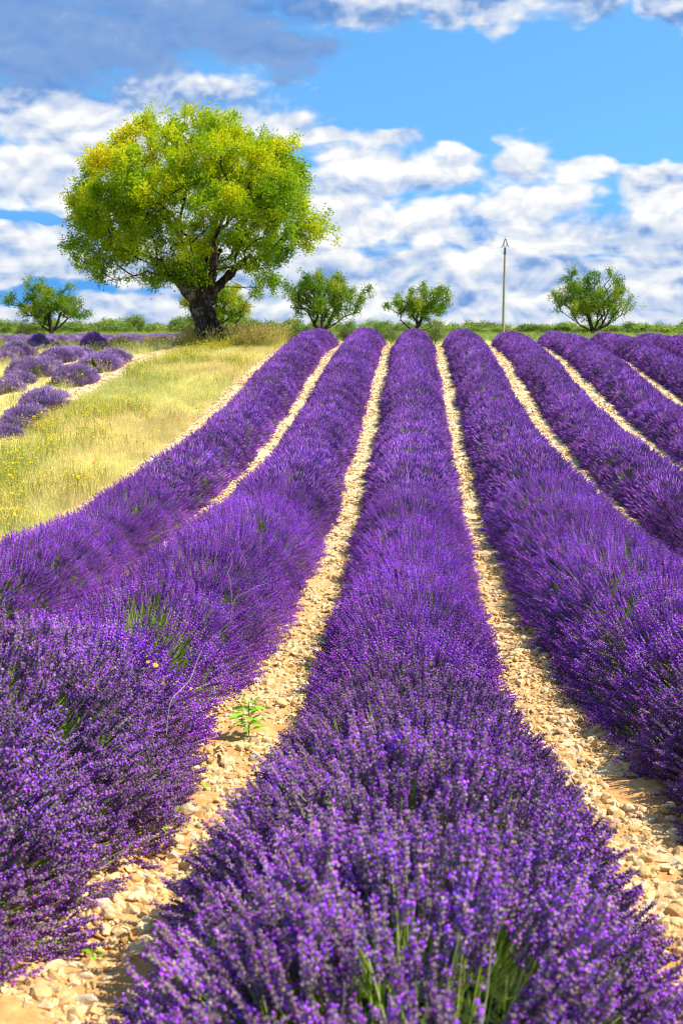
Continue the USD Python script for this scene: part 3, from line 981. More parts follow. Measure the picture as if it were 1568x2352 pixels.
def small_tree(label, px, py, Y, half_w, top, seed, stems, skew=0.0, sparse=1.0, gold=0.0, gap=None, group='smaller almond trees on the skyline'):
    """A low almond tree on several stems: half_w and top in photograph units."""
    rng = np.random.default_rng(seed)
    k = FPX / Y
    base = at_y(px, py, Y)
    base[2] = float(ground_z(base[0], base[1]))
    H, W = (740 - top) / k + (EYE - base[2]), half_w / k
    t = thing('almond_tree', label, 'tree', base, group=group)
    ends, lobes = [], []
    tries = 0
    while len(lobes) < int(60 * sparse) and tries < 6000:
        tries += 1
        d = rng.normal(size=3)
        d /= np.linalg.norm(d)
        n = meshkit.noise(d[None] * 1.9 + seed, 3)[0]
        p = np.array([d[0] * W, d[1] * W * 0.85, d[2] * H * 0.40]) * rng.uniform(0.35, 1.0) * (0.58 + 0.78 * n) + [skew * W * 0.3, 0, H * 0.57]
        p[0] -= skew * (p[2] - H * 0.5) * 0.5
        if p[2] < H * 0.13 or (p[2] < H * 0.30 and abs(p[0]) < W * 0.22) or p[2] > H * 0.93:
            continue
        if lobes and np.min(np.linalg.norm(np.array(lobes) - p, axis=1)) < 0.27 * H / 4:
            continue
        lobes.append(p)
    for p in lobes:
        size = rng.uniform(0.28, 0.55) * H / 4.2
        for _ in range(12):
            d = rng.normal(size=3) * [0.8, 0.8, 1.25] + [0.5 * p[0] / W, 0, 0.45]
            ends.append(p + d / np.linalg.norm(d) * size * rng.random() ** 0.5)
    mid = np.array([0, 0, H * 0.45])
    for q in rng.integers(0, len(ends), int(45 * sparse)):          # long shoots beyond the crown
        ends.append(mid + (ends[q] - mid) * rng.uniform(1.05, 1.28) + rng.normal(0, 0.08, 3))
    ends = [e for e in ends if 0.2 < e[2] < H * 1.03]
    ends = np.array(ends)
    nodes, par = [np.array([0, 0, -0.15]), np.array([0, 0, 0.25 * H / 4.0])], [0, 0]
    for a, h, lean in stems:
        nodes.append(np.array([lean * W * 0.28, a * 0.4, H * 0.16]))
        par.append(1)
        nodes.append(np.array([lean * W * 0.55, a * 0.8, H * h]))
        par.append(len(nodes) - 2)
    pts, par, tips = grow(rng, ends, nodes, par, 0.35, 0.4, 0.05)
    mesh, rad = branch_mesh(pts, par, tips, 0.0095, 2.25, 0, max_r=0.24)
    part('trunk', mesh, M_BARK_FAR, t, smooth=True)

    def colour(p, rng):
        n = meshkit.fbm(p * 0.9 + seed, 3, 4)
        y = np.clip((n - 0.5) * 2.2 + 0.26 + gold + rng.normal(0, 0.18, len(p)), 0, 1)[:, None]
        green, lime, yellow = np.array([0.11, 0.24, 0.008]), np.array([0.30, 0.42, 0.012]), np.array([0.52, 0.46, 0.015])
        c = np.where(y < 0.6, green + (lime - green) * y / 0.6, lime + (yellow - lime) * (y - 0.6) / 0.4)
        return c * rng.uniform(0.8, 1.2, (len(p), 1))

    (lv, lf), lc = leaves(rng, pts[tips], 17, 0.13, 0.15, 0.065, colour, -0.2)
    part('leaves', (lv, lf), M_LEAF, t, tint=lc, kind='stuff')
    return t


SMALL = [('rounded low almond tree standing alone behind the far left lavender', 118, 766, 98, 92, 640, 41, [(1, .35, -.9), (0, .42, -.1), (-1, .3, .9), (.5, .4, .4)], 0.0, 1.1, 0.0),
         ('yellowing almond tree half hidden behind the trunk of the big tree', 505, 756, 88, 90, 640, 42, [(0, .4, .2), (1, .35, .9), (-1, .35, -.6)], 0.0, 1.1, 0.35),
         ('dense almond tree with many stems right of the big tree', 738, 760, 92, 99, 618, 43, [(0, .4, -.6), (1, .42, 0), (-1, .4, .6), (.5, .3, 1)], 0.1, 1.25, 0.0),
         ('thin lopsided almond tree above the central lavender rows, one limb reaching right', 955, 765, 95, 80, 652, 44, [(0, .3, -.8), (.3, .45, .1), (0, .3, 1.6)], 0.35, 0.75, 0.05),
         ('dense almond tree on several dark stems right of the pole', 1362, 765, 96, 100, 615, 45, [(0, .3, -1.1), (.4, .5, -.2), (-.4, .5, .2), (.2, .45, .7), (0, .3, 1.1)], 0.0, 1.2, 0.0)]
for a in SMALL:
    small_tree(*a)

# olive shrubs along the far edge: three kinds, copied
CLASSES = stage.CreateClassPrim('/shrubs')


def shrub_meshes(seed, w, h, n, greens, leaf=0.16):
    rng = np.random.default_rng(seed)
    ends = []
    while len(ends) < n:
        d = rng.normal(size=3)
        d /= np.linalg.norm(d)
        r = rng.random() ** 0.4
        nn = meshkit.noise(d[None] * 2.5 + seed, 3)[0]
        p = d * [w, w, h * 0.5] * r * (0.68 + 0.55 * nn) + [0, 0, h * 0.52]
        if p[2] > 0.1:
            ends.append(p)
    ends = np.array(ends)
    nodes = [np.array([0, 0, -0.1]), np.array([0, 0, 0.2]), np.array([-.25 * w, .1, .25 * h]), np.array([.25 * w, -.1, .27 * h])]
    pts, par, tips = grow(rng, ends, nodes, [0, 0, 1, 1], 0.3, 0.5)
    br, _ = branch_mesh(pts, par, tips, 0.008, 2.3, 0, (3, 4, 5))

    def colour(p, rng):
        c = np.array(greens)
        n = np.clip((meshkit.fbm(p * 1.3 + seed, 2, 4) - 0.5) * 3 + 0.5 + rng.normal(0, 0.2, len(p)), 0, 1)[:, None]
        return (c[0] + (c[1] - c[0]) * n) * rng.uniform(0.8, 1.2, (len(p), 1))

    return br, leaves(rng, pts[tips], 22, 0.17, leaf, leaf * 0.36, colour, -0.3)


OLIVES = []
for q, (w, h) in enumerate(((1.5, 2.7), (1.8, 2.4), (1.25, 3.0), (1.6, 2.1))):
    br, (lm, lc) = shrub_meshes(60 + q, w, h, 105, [(0.15, 0.24, 0.03), (0.38, 0.46, 0.09)], 0.26)
    root = UsdGeom.Xform.Define(stage, f'/shrubs/shrub_{q}/olive_shrub').GetPrim()
    root.SetCustomDataByKey('category', 'shrub')
    USED.pop(f'{root.GetPath()}/stem', None)
    part('stem', br, M_BARK_FAR, root)
    part('leaves', lm, M_OLIVE, root, tint=lc, kind='stuff')
    OLIVES.append(root)
_r = np.random.default_rng(5)
HUES = ['grey-green', 'pale green', 'rounded green', 'low green']
BESIDE = [(-52, 'left of the far left almond tree'), (-21, 'left of the big tree'), (-12, 'behind the big tree'), (-5, 'just right of the big tree'), (4, 'above the central rows'),
          (11, 'beside the foot of the pole'), (18, 'right of the pole'), (99, 'right of the rightmost almond tree')]
for row, (y_a, y_b, gap) in enumerate(((118, 128, 2.2), (132, 150, 1.9))):
    for q, x in enumerate(np.arange(-64, 46, gap)):
        Y = _r.uniform(y_a, y_b)
        x = x + _r.normal(0, 0.3)
        z = float(ground_z(x, Y))
        top_z = EYE + (740 - _r.normal((738 if row else 744) + (0.8 if x > 6 else 0), 3.0)) / FPX * Y + (0.3 if x < -14 else 0.0)
        kind = int(_r.integers(4))
        s = np.clip((top_z - z) / 2.6, 0.4, 1.5)
        side = next(b for a, b in BESIDE if x * 130 / Y < a)
        copy_of(OLIVES[kind], f'{HUES[kind]} olive shrub on the skyline, {side}', (x, Y, z - 0.05), _r.uniform(0, 360), (max(s, .8) * 1.1, max(s, .8) * 1.1, s), f'{HUES[kind]} olive shrubs {side}')

# green bushes behind the crest, close to the end of the rows
BUSHES = []
br, (lm, lc) = shrub_meshes(71, 0.9, 1.5, 90, [(0.06, 0.11, 0.015), (0.20, 0.26, 0.04)], 0.13)
br2, (lm2, lc2) = shrub_meshes(72, 0.7, 1.2, 70, [(0.10, 0.15, 0.03), (0.25, 0.29, 0.07)], 0.11)
for q, (b, m_, c_) in enumerate(((br, lm, lc), (br2, lm2, lc2))):
    root = UsdGeom.Xform.Define(stage, f'/shrubs/bush_{q}/bush').GetPrim()
    root.SetCustomDataByKey('category', 'bush')
    part('stem', b, M_BARK_FAR, root)
    part('leaves', m_, M_OLIVE, root, tint=c_, kind='stuff')
    BUSHES.append(root)
for px, top, Y, kind, lab in ((588, 742, 50, 0, 'loose green bush in the tall grass just right of the big trunk'), (625, 748, 51, 1, 'second green bush right of the big trunk'), (680, 752, 52, 0, 'dark green bush left of where the leftmost full row ends'),
                              (795, 752, 50, 0, 'green bush in the notch between the first two full rows'), (898, 756, 50, 1, 'grey-green bush in the notch left of the central row'), (1000, 752, 50, 1, 'green bush in the notch right of the central row'),
                              (865, 750, 52, 0, 'green bush behind the end of the row left of the centre'), (560, 748, 52, 1, 'low green bush right behind the big trunk'), (655, 750, 49, 1, 'pale green bush at the end of the tall grass'),
                              (55, 745, 80, 0, 'dark bush under the left side of the far left almond tree'), (705, 753, 60, 0, 'dark bush under the almond tree right of the big tree')):
    p = at_y(px, top, Y)
    z = float(ground_z(p[0], Y))
    s = max(0.4, (p[2] - z) / (1.45 if kind == 0 else 1.15))
    copy_of(BUSHES[kind], lab, (p[0], Y, z), (px * 37) % 360, (s * 0.9, s * 0.9, s), 'green bushes behind the lavender rows')
# ==== END TREES ====

# ---------------------------------------------------------------- the thin old lavender field on the left
PALE_HEADS = [(mesh, c * 0.5 + np.array([0.46, 0.37, 0.50]) * 0.55) for mesh, c in HEADS]


def lavender_bush(label, p, radius, height, seed, group=None, thinned=0.0, heads=None, weeds=0.0, long=1.0):
    rng = np.random.default_rng(seed)
    t = thing('lavender_bush', label, 'lavender', p, group=group)
    m = trimesh.creation.icosphere(2)
    v = np.array(m.vertices)
    v *= (0.62 + 0.2 * (meshkit.fbm(v * 2 + seed, 3, 2) - 0.5))[:, None]
    v *= [radius * long, radius * 1.5, height]
    v[:, 2] = np.maximum(v[:, 2], -0.06)
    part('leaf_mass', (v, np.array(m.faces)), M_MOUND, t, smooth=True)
    n = int(235 * radius * (radius * long) / 0.25 * (1 - thinned))
    d = rng.normal(size=(n, 3))
    d[:, 2] = np.abs(d[:, 2]) + 0.05
    d /= np.linalg.norm(d, axis=1, keepdims=True)
    pos = d * [radius * long, radius * 1.5, height] * (0.85 + 0.25 * meshkit.noise(d * 2.5 + seed, 3))[:, None]
    keep = meshkit.noise(pos * 4.0 + seed, 5) > 0.25
    pos, d = pos[keep], d[keep]
    n = len(pos)
    q = frames(d + [0, 0, 0.35] + rng.normal(0, 0.12, (n, 3)), rng.uniform(0, 6.28, n))
    idx = rng.integers(11, 16, n)
    sc = rng.uniform(0.85, 1.2, n)
    scatter('flower_heads', heads or PALE_HEADS, M_SPIKE, t, pos, q, sc, idx)
    scatter('stalks', STALKS, M_STEM, t, pos, q, sc, idx)
    return t


THIN_ROWS = [
    # (px, py of the foot, width in photograph units, height factor, label)
    (8, 1012, 66, 'greyish lavender bush cut by the left edge, nearest of the thin bushes'),
    (47, 976, 80, 'loose lavender bush with yellow weeds, second of the line bordering the meadow'),
    (96, 942, 90, 'large rounded lavender bush beside the pale stony strip, third of its line'),
    (170, 882, 82, 'rounded lavender bush with bright yellow-green weeds at its foot'),
    (222, 850, 76, 'ragged lavender bush near the upper end of its line, weeds in front'),
    (262, 832, 58, 'last lavender bush of the line bordering the meadow, nearest the tree'),
    (14, 902, 60, 'round lavender bush at the left edge, in the second thin line'),
    (64, 868, 82, 'round lavender bush in the middle of the second thin line'),
    (106, 846, 50, 'small lavender bush between two bigger ones in the second thin line'),
    (128, 834, 66, 'long lavender bush in the second thin line, left half'),
    (158, 827, 58, 'long lavender bush in the second thin line, right half'),
    (4, 834, 50, 'small lavender bush at the left edge in the third thin line'),
    (34, 822, 66, 'lavender bush in the third thin line near the left edge'),
    (60, 812, 44, 'lavender bush just left of the smaller dark bush'),
    (28, 992, 62, 'pale lavender bush between the two nearest ones at the left edge'),
    (70, 962, 60, 'low lavender bush wedged between the second and the third bush of the bordering line'),
    (244, 842, 60, 'low lavender bush filling the gap before the last bush of the bordering line'),
    (40, 884, 60, 'lavender bush filling the gap near the left edge of the second thin line'),
    (86, 856, 56, 'low lavender bush between the round and the small bush of the second thin line'),
    (184, 822, 46, 'small lavender bush at the upper end of the second thin line'),
    (18, 828, 54, 'lavender bush between the first two of the third thin line'),
    (112, 808, 46, 'lavender bush right of the smaller dark bush'),
    (128, 918, 40, 'straggling lavender bush in green weeds below the rounded one'),
]
for q, (px, py, w, lab) in enumerate(THIN_ROWS):
    p = on_ground(px, py)
    k = FPX / p[1]
    lavender_bush(lab, p + [0, 0.2, 0], w / k * 0.66, min(0.66, w / k * 0.58), 500 + q, thinned=-0.25, long=1.05)
for px, py, w, lab in ((212, 807, 70, 'dark violet lavender bush in the shade of the big tree'), (85, 807, 52, 'smaller dark violet lavender bush in the shade, further left')):
    p = on_ground(px, py)
    k = FPX / p[1]
    lavender_bush(lab, p + [0, 0.2, 0], w / k * 0.5, 0.66, int(px), heads=HEADS, thinned=-0.3)

# dense flowering strip beyond: short ends of many rows
FAR = ['at the far left edge', 'second from the left edge', 'under the far left almond tree', 'just right of the far left almond tree', 'behind the smaller dark bush', 'above the larger dark bush',
       'right of the larger dark bush', 'left of the dry brown shrub', 'behind the dry brown shrub', 'right of the dry brown shrub', 'just left of the big trunk', 'hidden partly by the big trunk']
for q in range(12):
    k = -14.6 + q * 0.98
    rng = np.random.default_rng(700 + q)
    x0, y0, y1 = k * S * 1.02, 49.0 + rng.uniform(-0.8, 0.8), 64.0
    t = thing('lavender_row', f'pale lavender row of the far strip, {FAR[q]}', 'lavender')
    ys = np.arange(y0, y1 + 0.01, 0.5)
    ph = np.linspace(0, np.pi, 9)
    PH, Y = np.meshgrid(ph, ys)
    X, Z = x0 + 0.48 * np.cos(PH), ground_z(x0 + 0 * Y, Y) + 0.33 * np.sin(PH) - 0.01
    n = len(ph)
    i, j = np.meshgrid(np.arange(len(ys) - 1), np.arange(n - 1), indexing='ij')
    a = (i * n + j).ravel()
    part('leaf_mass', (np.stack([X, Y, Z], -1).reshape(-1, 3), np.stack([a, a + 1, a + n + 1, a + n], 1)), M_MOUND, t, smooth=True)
    c = 1300
    y, phi = y0 + (y1 - y0) * rng.random(c) ** 1.5, rng.uniform(0.1, np.pi - 0.1, c)
    h = 0.42 + 0.16 * meshkit.noise(np.stack([y * 0.8, 0 * y + q * 9, 0 * y], -1), 3)
    px = x0 + 0.68 * np.cos(phi)
    pos = np.stack([px, y, ground_z(px, y) + h * np.sin(phi)], 1)
    d = np.stack([np.cos(phi), rng.normal(0, 0.2, c), np.sin(phi) + 0.4], 1)
    qq = frames(d, rng.uniform(0, 6.28, c))
    idx, sc = rng.integers(11, 16, c), rng.uniform(0.9, 1.3, c)
    scatter('flower_heads', PALE_HEADS, M_SPIKE, t, pos, qq, sc, idx)
    scatter('stalks', STALKS, M_STEM, t, pos, qq, sc, idx)

# ---------------------------------------------------------------- meadow


def grass_tuft(rng, n, height, spread, cols, width=0.005, lean=0.35, ears=0.3):
    so = Soup()
    cols = np.array(cols)
    for _ in range(n):
        a, r = rng.uniform(0, 6.283), spread * math.sqrt(rng.random())
        b = np.array([r * math.cos(a), r * math.sin(a), -0.02])
        h = height * rng.uniform(0.5, 1.15)
        d = np.array([rng.normal(0, lean), rng.normal(0, lean), 1.0])
        m = b + d * h * 0.55
        e = b + d * h * [1, 1, 0.95] + rng.normal(0, 0.12 * h, 3) * [1, 1, 0.3]
        s = np.array([math.cos(a * 3), math.sin(a * 3), 0]) * width * 0.5
        c = cols[rng.integers(len(cols))] * rng.uniform(0.8, 1.2)
        so.add([b - s, b + s, m + s * 0.8, m - s * 0.8, e], [[0, 1, 2], [0, 2, 3], [3, 2, 4]], c)
        if rng.random() < ears:
            v, f = bud(e, e - m, 0.05 * height / 0.3, 0.007 * height / 0.3)
            so.add(v, f, c * 1.15)
    return so.both()


_r = np.random.default_rng(33)
STRAW = [(0.78, 0.69, 0.27), (0.70, 0.64, 0.20), (0.86, 0.78, 0.38)]
TAWNY = [(0.74, 0.61, 0.26), (0.80, 0.68, 0.32), (0.66, 0.56, 0.20)]
LEAFY = [(0.42, 0.52, 0.12), (0.55, 0.58, 0.16), (0.68, 0.66, 0.22)]
GRASS = [grass_tuft(_r, 26, 0.24, 0.13, STRAW), grass_tuft(_r, 26, 0.22, 0.13, TAWNY), grass_tuft(_r, 24, 0.22, 0.13, LEAFY), grass_tuft(_r, 26, 0.28, 0.12, STRAW + TAWNY), grass_tuft(_r, 22, 0.18, 0.14, LEAFY + STRAW)]

GREENER = [(0.16, 0.27, 0.04), (0.26, 0.36, 0.06), (0.36, 0.42, 0.10)]
GRASS += [grass_tuft(_r, 26, 0.24, 0.14, GREENER, 0.008), grass_tuft(_r, 26, 0.2, 0.14, GREENER + LEAFY, 0.008)]


def blossom(rng, so, c, d, radius, petals, col, eye):
    R = rot_to(d)
    for q in range(petals):
        a = q * 6.283 / petals + rng.normal(0, 0.1)
        w = 2.6 / petals
        pts = [[0, 0, 0], [math.cos(a - w) * 0.6, math.sin(a - w) * 0.6, 0.12], [math.cos(a), math.sin(a), 0.10], [math.cos(a + w) * 0.6, math.sin(a + w) * 0.6, 0.12]]
        so.add(np.array(pts) * radius @ R.T + c, [[0, 1, 2], [0, 2, 3]], np.array(col) * rng.uniform(0.9, 1.1))
    v, f = bud(c + R[:, 2] * radius * 0.12, R[:, 2], radius * 0.3, radius * 0.3)
    so.add(v, f, eye)


def flower_tuft(rng, n, height, spread):
    so = Soup()
    for _ in range(n):
        a, r = rng.uniform(0, 6.283), spread * math.sqrt(rng.random())
        b = np.array([r * math.cos(a), r * math.sin(a), 0])
        e = b + [rng.normal(0, 0.03), rng.normal(0, 0.03), height * rng.uniform(0.7, 1.2)]
        v, f = tube([b, e], [0.002, 0.0015], 3, False)
        so.add(v, f, (0.25, 0.32, 0.05))
        blossom(rng, so, e, [rng.normal(0, 0.3), rng.normal(0, 0.3) - 0.15, 1], rng.uniform(0.012, 0.022), 6, (0.86, 0.68, 0.01), (0.75, 0.48, 0.01))
    return so.both()


YELLOW = [flower_tuft(_r, 5, 0.27, 0.16) for _ in range(3)]


def spread_over(rng, n, x0, x1, y0, y1, clump=0.0, seed=0, freq=0.8):
    x, y = rng.uniform(x0, x1, n), rng.uniform(y0, y1, n)
    keep = in_view(x, y, 0, 1.6)
    if clump:
        keep &= rng.random(n) < np.clip(0.5 + (meshkit.fbm(np.stack([x * freq, y * freq * 0.5, 0 * x], -1), 3, seed) - 0.5) * 6 * clump, 0.02, 1)
    return x[keep], y[keep]


def strew(name, label, cat, protos, mat, x, y, scale, idx, rng, tilt=0.15):
    n = len(x)
    pos = np.stack([x, y, ground_z(x, y)], 1)
    q = frames(np.stack([rng.normal(0, tilt, n), rng.normal(0, tilt, n), np.ones(n)], 1), rng.uniform(0, 6.28, n))
    scatter(name, protos, mat, None, pos, q, scale, idx, 'stuff', label, cat)


# main meadow
x, y = spread_over(_r, 29000, -4.62 * S, -2.72 * S, 8, 44.5, 0.15, 51, 1.4)
n1 = meshkit.fbm(np.stack([x * 0.55, y * 0.2, 0 * x], -1), 3, 61)
idx = np.where(n1 + _r.normal(0, 0.10, len(x)) > 0.61, 2, np.where(n1 + _r.normal(0, 0.12, len(x)) < 0.44, 1, np.array([0, 3, 4, 0, 2])[_r.integers(0, 5, len(x))]))
idx = np.where((y > 41.0) & (_r.random(len(x)) < 0.6), 2, idx)
strew('meadow_grass', 'dry straw-yellow meadow grass between the thin and the full lavender', 'grass', GRASS, M_GRASS, x, y, _r.uniform(0.45, 0.85, len(x)), idx, _r)
x, y = spread_over(_r, 5200, -4.62 * S, -2.75 * S, 8, 44, 1.0, 71, 0.9)
strew('yellow_meadow_flowers', 'tiny yellow flowers sprinkled through the dry meadow', 'flowers', YELLOW, M_FLOWER, x, y, _r.uniform(0.7, 1.2, len(x)), _r.integers(0, 3, len(x)), _r)
# weeds between and beyond the thin bushes
x, y = spread_over(_r, 26000, -30, -4.95 * S, 15, 49, 0.5, 81, 0.7)
off = np.abs(x / S + 5.85) > 0.2
x, y = x[off], y[off]
strew('weedy_grass', 'yellow-green weeds and dry grass between the thin lavender bushes', 'grass', GRASS, M_GRASS, x, y, _r.uniform(0.8, 1.5, len(x)), np.array([0, 2, 4, 0, 3])[_r.integers(0, 5, len(x))], _r)
x, y = spread_over(_r, 3400, -30, -4.9 * S, 18, 49, 0.9, 82, 0.7)
strew('yellow_weed_flowers', 'small yellow flowers among the thin lavender bushes', 'flowers', YELLOW, M_FLOWER, x, y, _r.uniform(0.8, 1.4, len(x)), _r.integers(0, 3, len(x)), _r)
# rough grass past the rows
x, y = spread_over(_r, 15000, -44, 34, 47, 118, 0.4, 83, 0.3)
off = ~((x < -2.2 * S) & (y < 65))
x, y = x[off], y[off]
strew('rough_grass', 'green rough grass behind the crest of the field', 'grass', GRASS, M_GRASS, x, y, _r.uniform(0.9, 1.8, len(x)), np.array([5, 5, 6, 2])[_r.integers(0, 4, len(x))], _r)
# tall dry grass round the foot of the big tree
DRY = [grass_tuft(_r, 40, 0.62, 0.22, [(0.52, 0.40, 0.12), (0.60, 0.47, 0.16), (0.44, 0.37, 0.09)], 0.012, 0.28, 0.5), grass_tuft(_r, 40, 0.5, 0.22, [(0.38, 0.42, 0.07), (0.52, 0.48, 0.13)], 0.012, 0.3, 0.3)]
n = 620
px = np.concatenate([_r.normal(570, 48, 380), _r.normal(470, 22, 150), _r.uniform(440, 668, 90)])
yy = _r.uniform(41.6, 46.5, n)
xx = (px - 948) / FPX * yy
ok = ~((px > 445) & (px < 525) & (yy < 43.2) & (_r.random(n) < 0.85)) & (xx < -2.85 * S) & (np.hypot(xx + 7.05, yy - 43.0) > 0.35)
strew('tall_dry_grass', 'tall brown dry grass round the foot of the big tree', 'grass', DRY, M_GRASS, xx[ok], yy[ok], _r.uniform(0.7, 1.35, ok.sum()), (_r.random(ok.sum()) < 0.35).astype(int), _r, 0.1)

# brown shrub by the shaded track
p = on_ground(357, 797)
t = thing('dry_shrub', 'small dry brown shrub in the grass left of the big tree', 'shrub', p)
rng = np.random.default_rng(3)
so = Soup()
for _ in range(420):
    a, r = rng.uniform(0, 6.283), math.sqrt(rng.random())
    d = np.array([math.cos(a) * r * 1.0, math.sin(a) * r, 0.75 + 0.3 * rng.random()])
    b = np.array([math.cos(a) * r * 0.12, math.sin(a) * r * 0.12, 0])
    v, f = tube([b, b + d * 0.2, b + d * 0.42 + rng.normal(0, 0.03, 3)], [0.006, 0.005, 0.004], 3)
    so.add(v, f, np.array([(0.40, 0.26, 0.09), (0.32, 0.22, 0.07), (0.35, 0.30, 0.08)][rng.integers(3)]))
part('twigs', so.mesh(), M_GRASS, t, tint=so.tint(), kind='stuff')



# poppies, single red specks
POPPY = [(292, 1033, 'lowest, brightest'), (298, 960, 'topmost in the middle'), (292, 977, 'in the middle of the slope'), (131, 989, 'near the left of the slope'), (376, 994, 'nearest the lavender row'), (410, 993, 'beside the row border'),
         (182, 1029, 'low on the left'), (315, 1048, 'just right of the brightest'), (330, 1052, 'near the row, low'), (216, 1101, 'among the lowest grass'), (86, 1009, 'close to the stony strip'), (280, 861, 'high on the slope'), (382, 900, 'high on the right of the slope')]
for q, (px, py, where) in enumerate(POPPY):
    p = on_ground(px, py + 6)
    t = thing('poppy', f'red poppy speck in the dry meadow, {where}', 'poppy', p)
    rng = np.random.default_rng(900 + q)
    v, f = tube([[0, 0, 0], [0.01, 0, 0.16], [0.0, 0, 0.30]], [0.003, 0.002, 0.002], 4)
    part('stem', (v, f), M_WEED, t, tint=np.broadcast_to([0.2, 0.3, 0.05], (len(v), 3)))
    so = Soup()
    blossom(rng, so, np.array([0, 0, 0.30]), [0.1, -0.5, 1], 0.026, 5, (0.80, 0.035, 0.01), (0.05, 0.02, 0.02))
    part('petals', so.mesh(), M_FLOWER, t, tint=so.tint())

# ---------------------------------------------------------------- weeds, flowers and dry stalks near the camera


def above_ground(px, py, h):
    """Where the sight line comes down to h metres over the ground."""
    d = ray(px, py)
    tt = np.linspace(0.5, 60, 12000)
    p = np.array([0, 0, EYE]) + tt[:, None] * d
    k = np.nonzero(p[:, 2] - h < ground_z(p[:, 0], p[:, 1]))[0][0]
    return p[k]


def serrated_leaf(length, width, teeth=4):
    """A toothed leaf along +x, folded along its rib."""
    up, lo = [], []
    for q in range(teeth + 1):
        u = q / (teeth + 1) + 0.08
        w = width * 0.5 * math.sin(math.pi * (u * 0.85 + 0.12)) ** 0.8
        up += [[u * length, w, 0.15 * w], [(u + 0.09) * length, w * 0.72, 0.1 * w]]
    up = np.array([[0, 0, 0]] + up)
    rib = np.stack([np.linspace(0, length, len(up)), np.zeros(len(up)), -0.12 * length * np.linspace(0, 1, len(up)) ** 2], 1)
    up[:, 2] += rib[:, 2] + 0.02 * length
    lo = up * [1, -1, 1]
    n = len(up)
    v = np.vstack([rib, up, lo, [[length * 1.06, 0, -0.14 * length]]])
    f = []
    for q in range(n - 1):
        f += [[q, q + 1, n + q], [q + 1, n + q + 1, n + q], [q, 2 * n + q, q + 1], [q + 1, 2 * n + q, 2 * n + q + 1]]
    f += [[n - 1, 3 * n, 2 * n - 1], [n - 1, 3 * n - 1, 3 * n]]
    return v, np.array(f)


def weed(label, px, py, height, count, leaf, seed, bare=0.3):
    rng = np.random.default_rng(seed)
    p = on_ground(px, py)
    t = thing('green_weed', label, 'weed', p)
    tip = np.array([rng.normal(0, 0.015), rng.normal(0, 0.015), height])
    ptsw = [np.zeros(3) - [0, 0, 0.02], tip * 0.5 + [0.006, 0, 0], tip]
    v, f = tube(ptsw, [0.0035 * height / 0.2, 0.003 * height / 0.2, 0.002 * height / 0.2], 6)
    part('stem', (v, f), M_WEED, t, tint=np.broadcast_to([0.22, 0.26, 0.07], (len(v), 3)))
    for q in range(count):
        u = bare + (1 - bare) * (q + 0.5) / count
        az = q * 2.4 + rng.normal(0, 0.25)
        s = leaf * (1.15 - 0.6 * abs(u - 0.6)) * rng.uniform(0.75, 1.2)
        v, f = serrated_leaf(s, s * 0.62)
        el = rng.normal(0.15, 0.25) + (0.6 if u > 0.92 else 0)
        R = trimesh.transformations.euler_matrix(rng.normal(0, 0.3), -el, az)[:3, :3]
        stalk = np.array([math.cos(az), math.sin(az), 0.25]) * s * 0.35
        c = np.array([0.20, 0.50, 0.03]) * rng.uniform(0.8, 1.3) + np.array([0.14, 0.06, 0.0]) * rng.random()
        lf = part('leaf', (v @ R.T + tip * u + stalk, f), M_WEED, t, tint=np.broadcast_to(c, (len(v), 3)), smooth=False)
        v, f = tube([tip * u, tip * u + stalk], [0.0014, 0.001], 4)
        part('leaf_stalk', (v, f), M_WEED, lf, tint=np.broadcast_to([0.25, 0.34, 0.06], (len(v), 3)))
    return t


weed('tall green weed with toothed leaves standing on the stony path', 569, 1706, 0.21, 22, 0.062, 1, 0.28)
weed('small green weed with few leaves on the stony path near the front', 384, 1938, 0.10, 9, 0.05, 2, 0.45)
weed('pale seedling on the stony path behind the small green weed', 455, 1826, 0.055, 7, 0.026, 3, 0.4)
weed('tiny seedling beside a big pale stone on the path', 430, 1876, 0.04, 6, 0.020, 4, 0.3)
weed('tiny grey-green seedling among stones at the lower left', 226, 2208, 0.04, 6, 0.022, 5, 0.3)

YF = [(135, 500, 'leftmost of all'), (215, 510, 'second from the left'), (480, 445, 'topmost in the gap'), (505, 535, 'just below the topmost'), (610, 580, 'largest, in the middle'), (790, 730, 'centre right of the gap'),
      (715, 760, 'orange-tinted, lower middle'), (705, 835, 'lowest in the middle'), (1030, 915, 'beside the dry curved stick'), (1105, 910, 'rightmost of all')]
for q, (cx, cy, where) in enumerate(YF):
    px, py = (280 + cx * 0.17857) * 0.91857, (1560 + cy * 0.17857) * 0.91857
    p = above_ground(px, py, 0.5 if cx < 650 else 0.38 if cx < 1000 else 0.22)
    rng = np.random.default_rng(40 + q)
    g0 = float(ground_z(p[0], p[1]))
    t = thing('yellow_wildflower', f'yellow wildflower in the green gap of the lavender, {where}', 'flower', (p[0], p[1], g0))
    h = p[2] - g0
    v, f = tube([[0.05, 0.08, 0], [0.03, 0.04, h * 0.5], [0, 0, h]], [0.002, 0.0016, 0.0013], 4)
    part('stem', (v, f), M_WEED, t, tint=np.broadcast_to([0.2, 0.32, 0.04], (len(v), 3)))
    so = Soup()
    blossom(rng, so, np.array([0, 0, h]), [rng.normal(0, 0.3), -0.5, 0.9], 0.012 if where != 'largest, in the middle' else 0.017, 9, (0.9, 0.66, 0.005), (0.8, 0.42, 0.005))
    part('petals', so.mesh(), M_FLOWER, t, tint=so.tint())

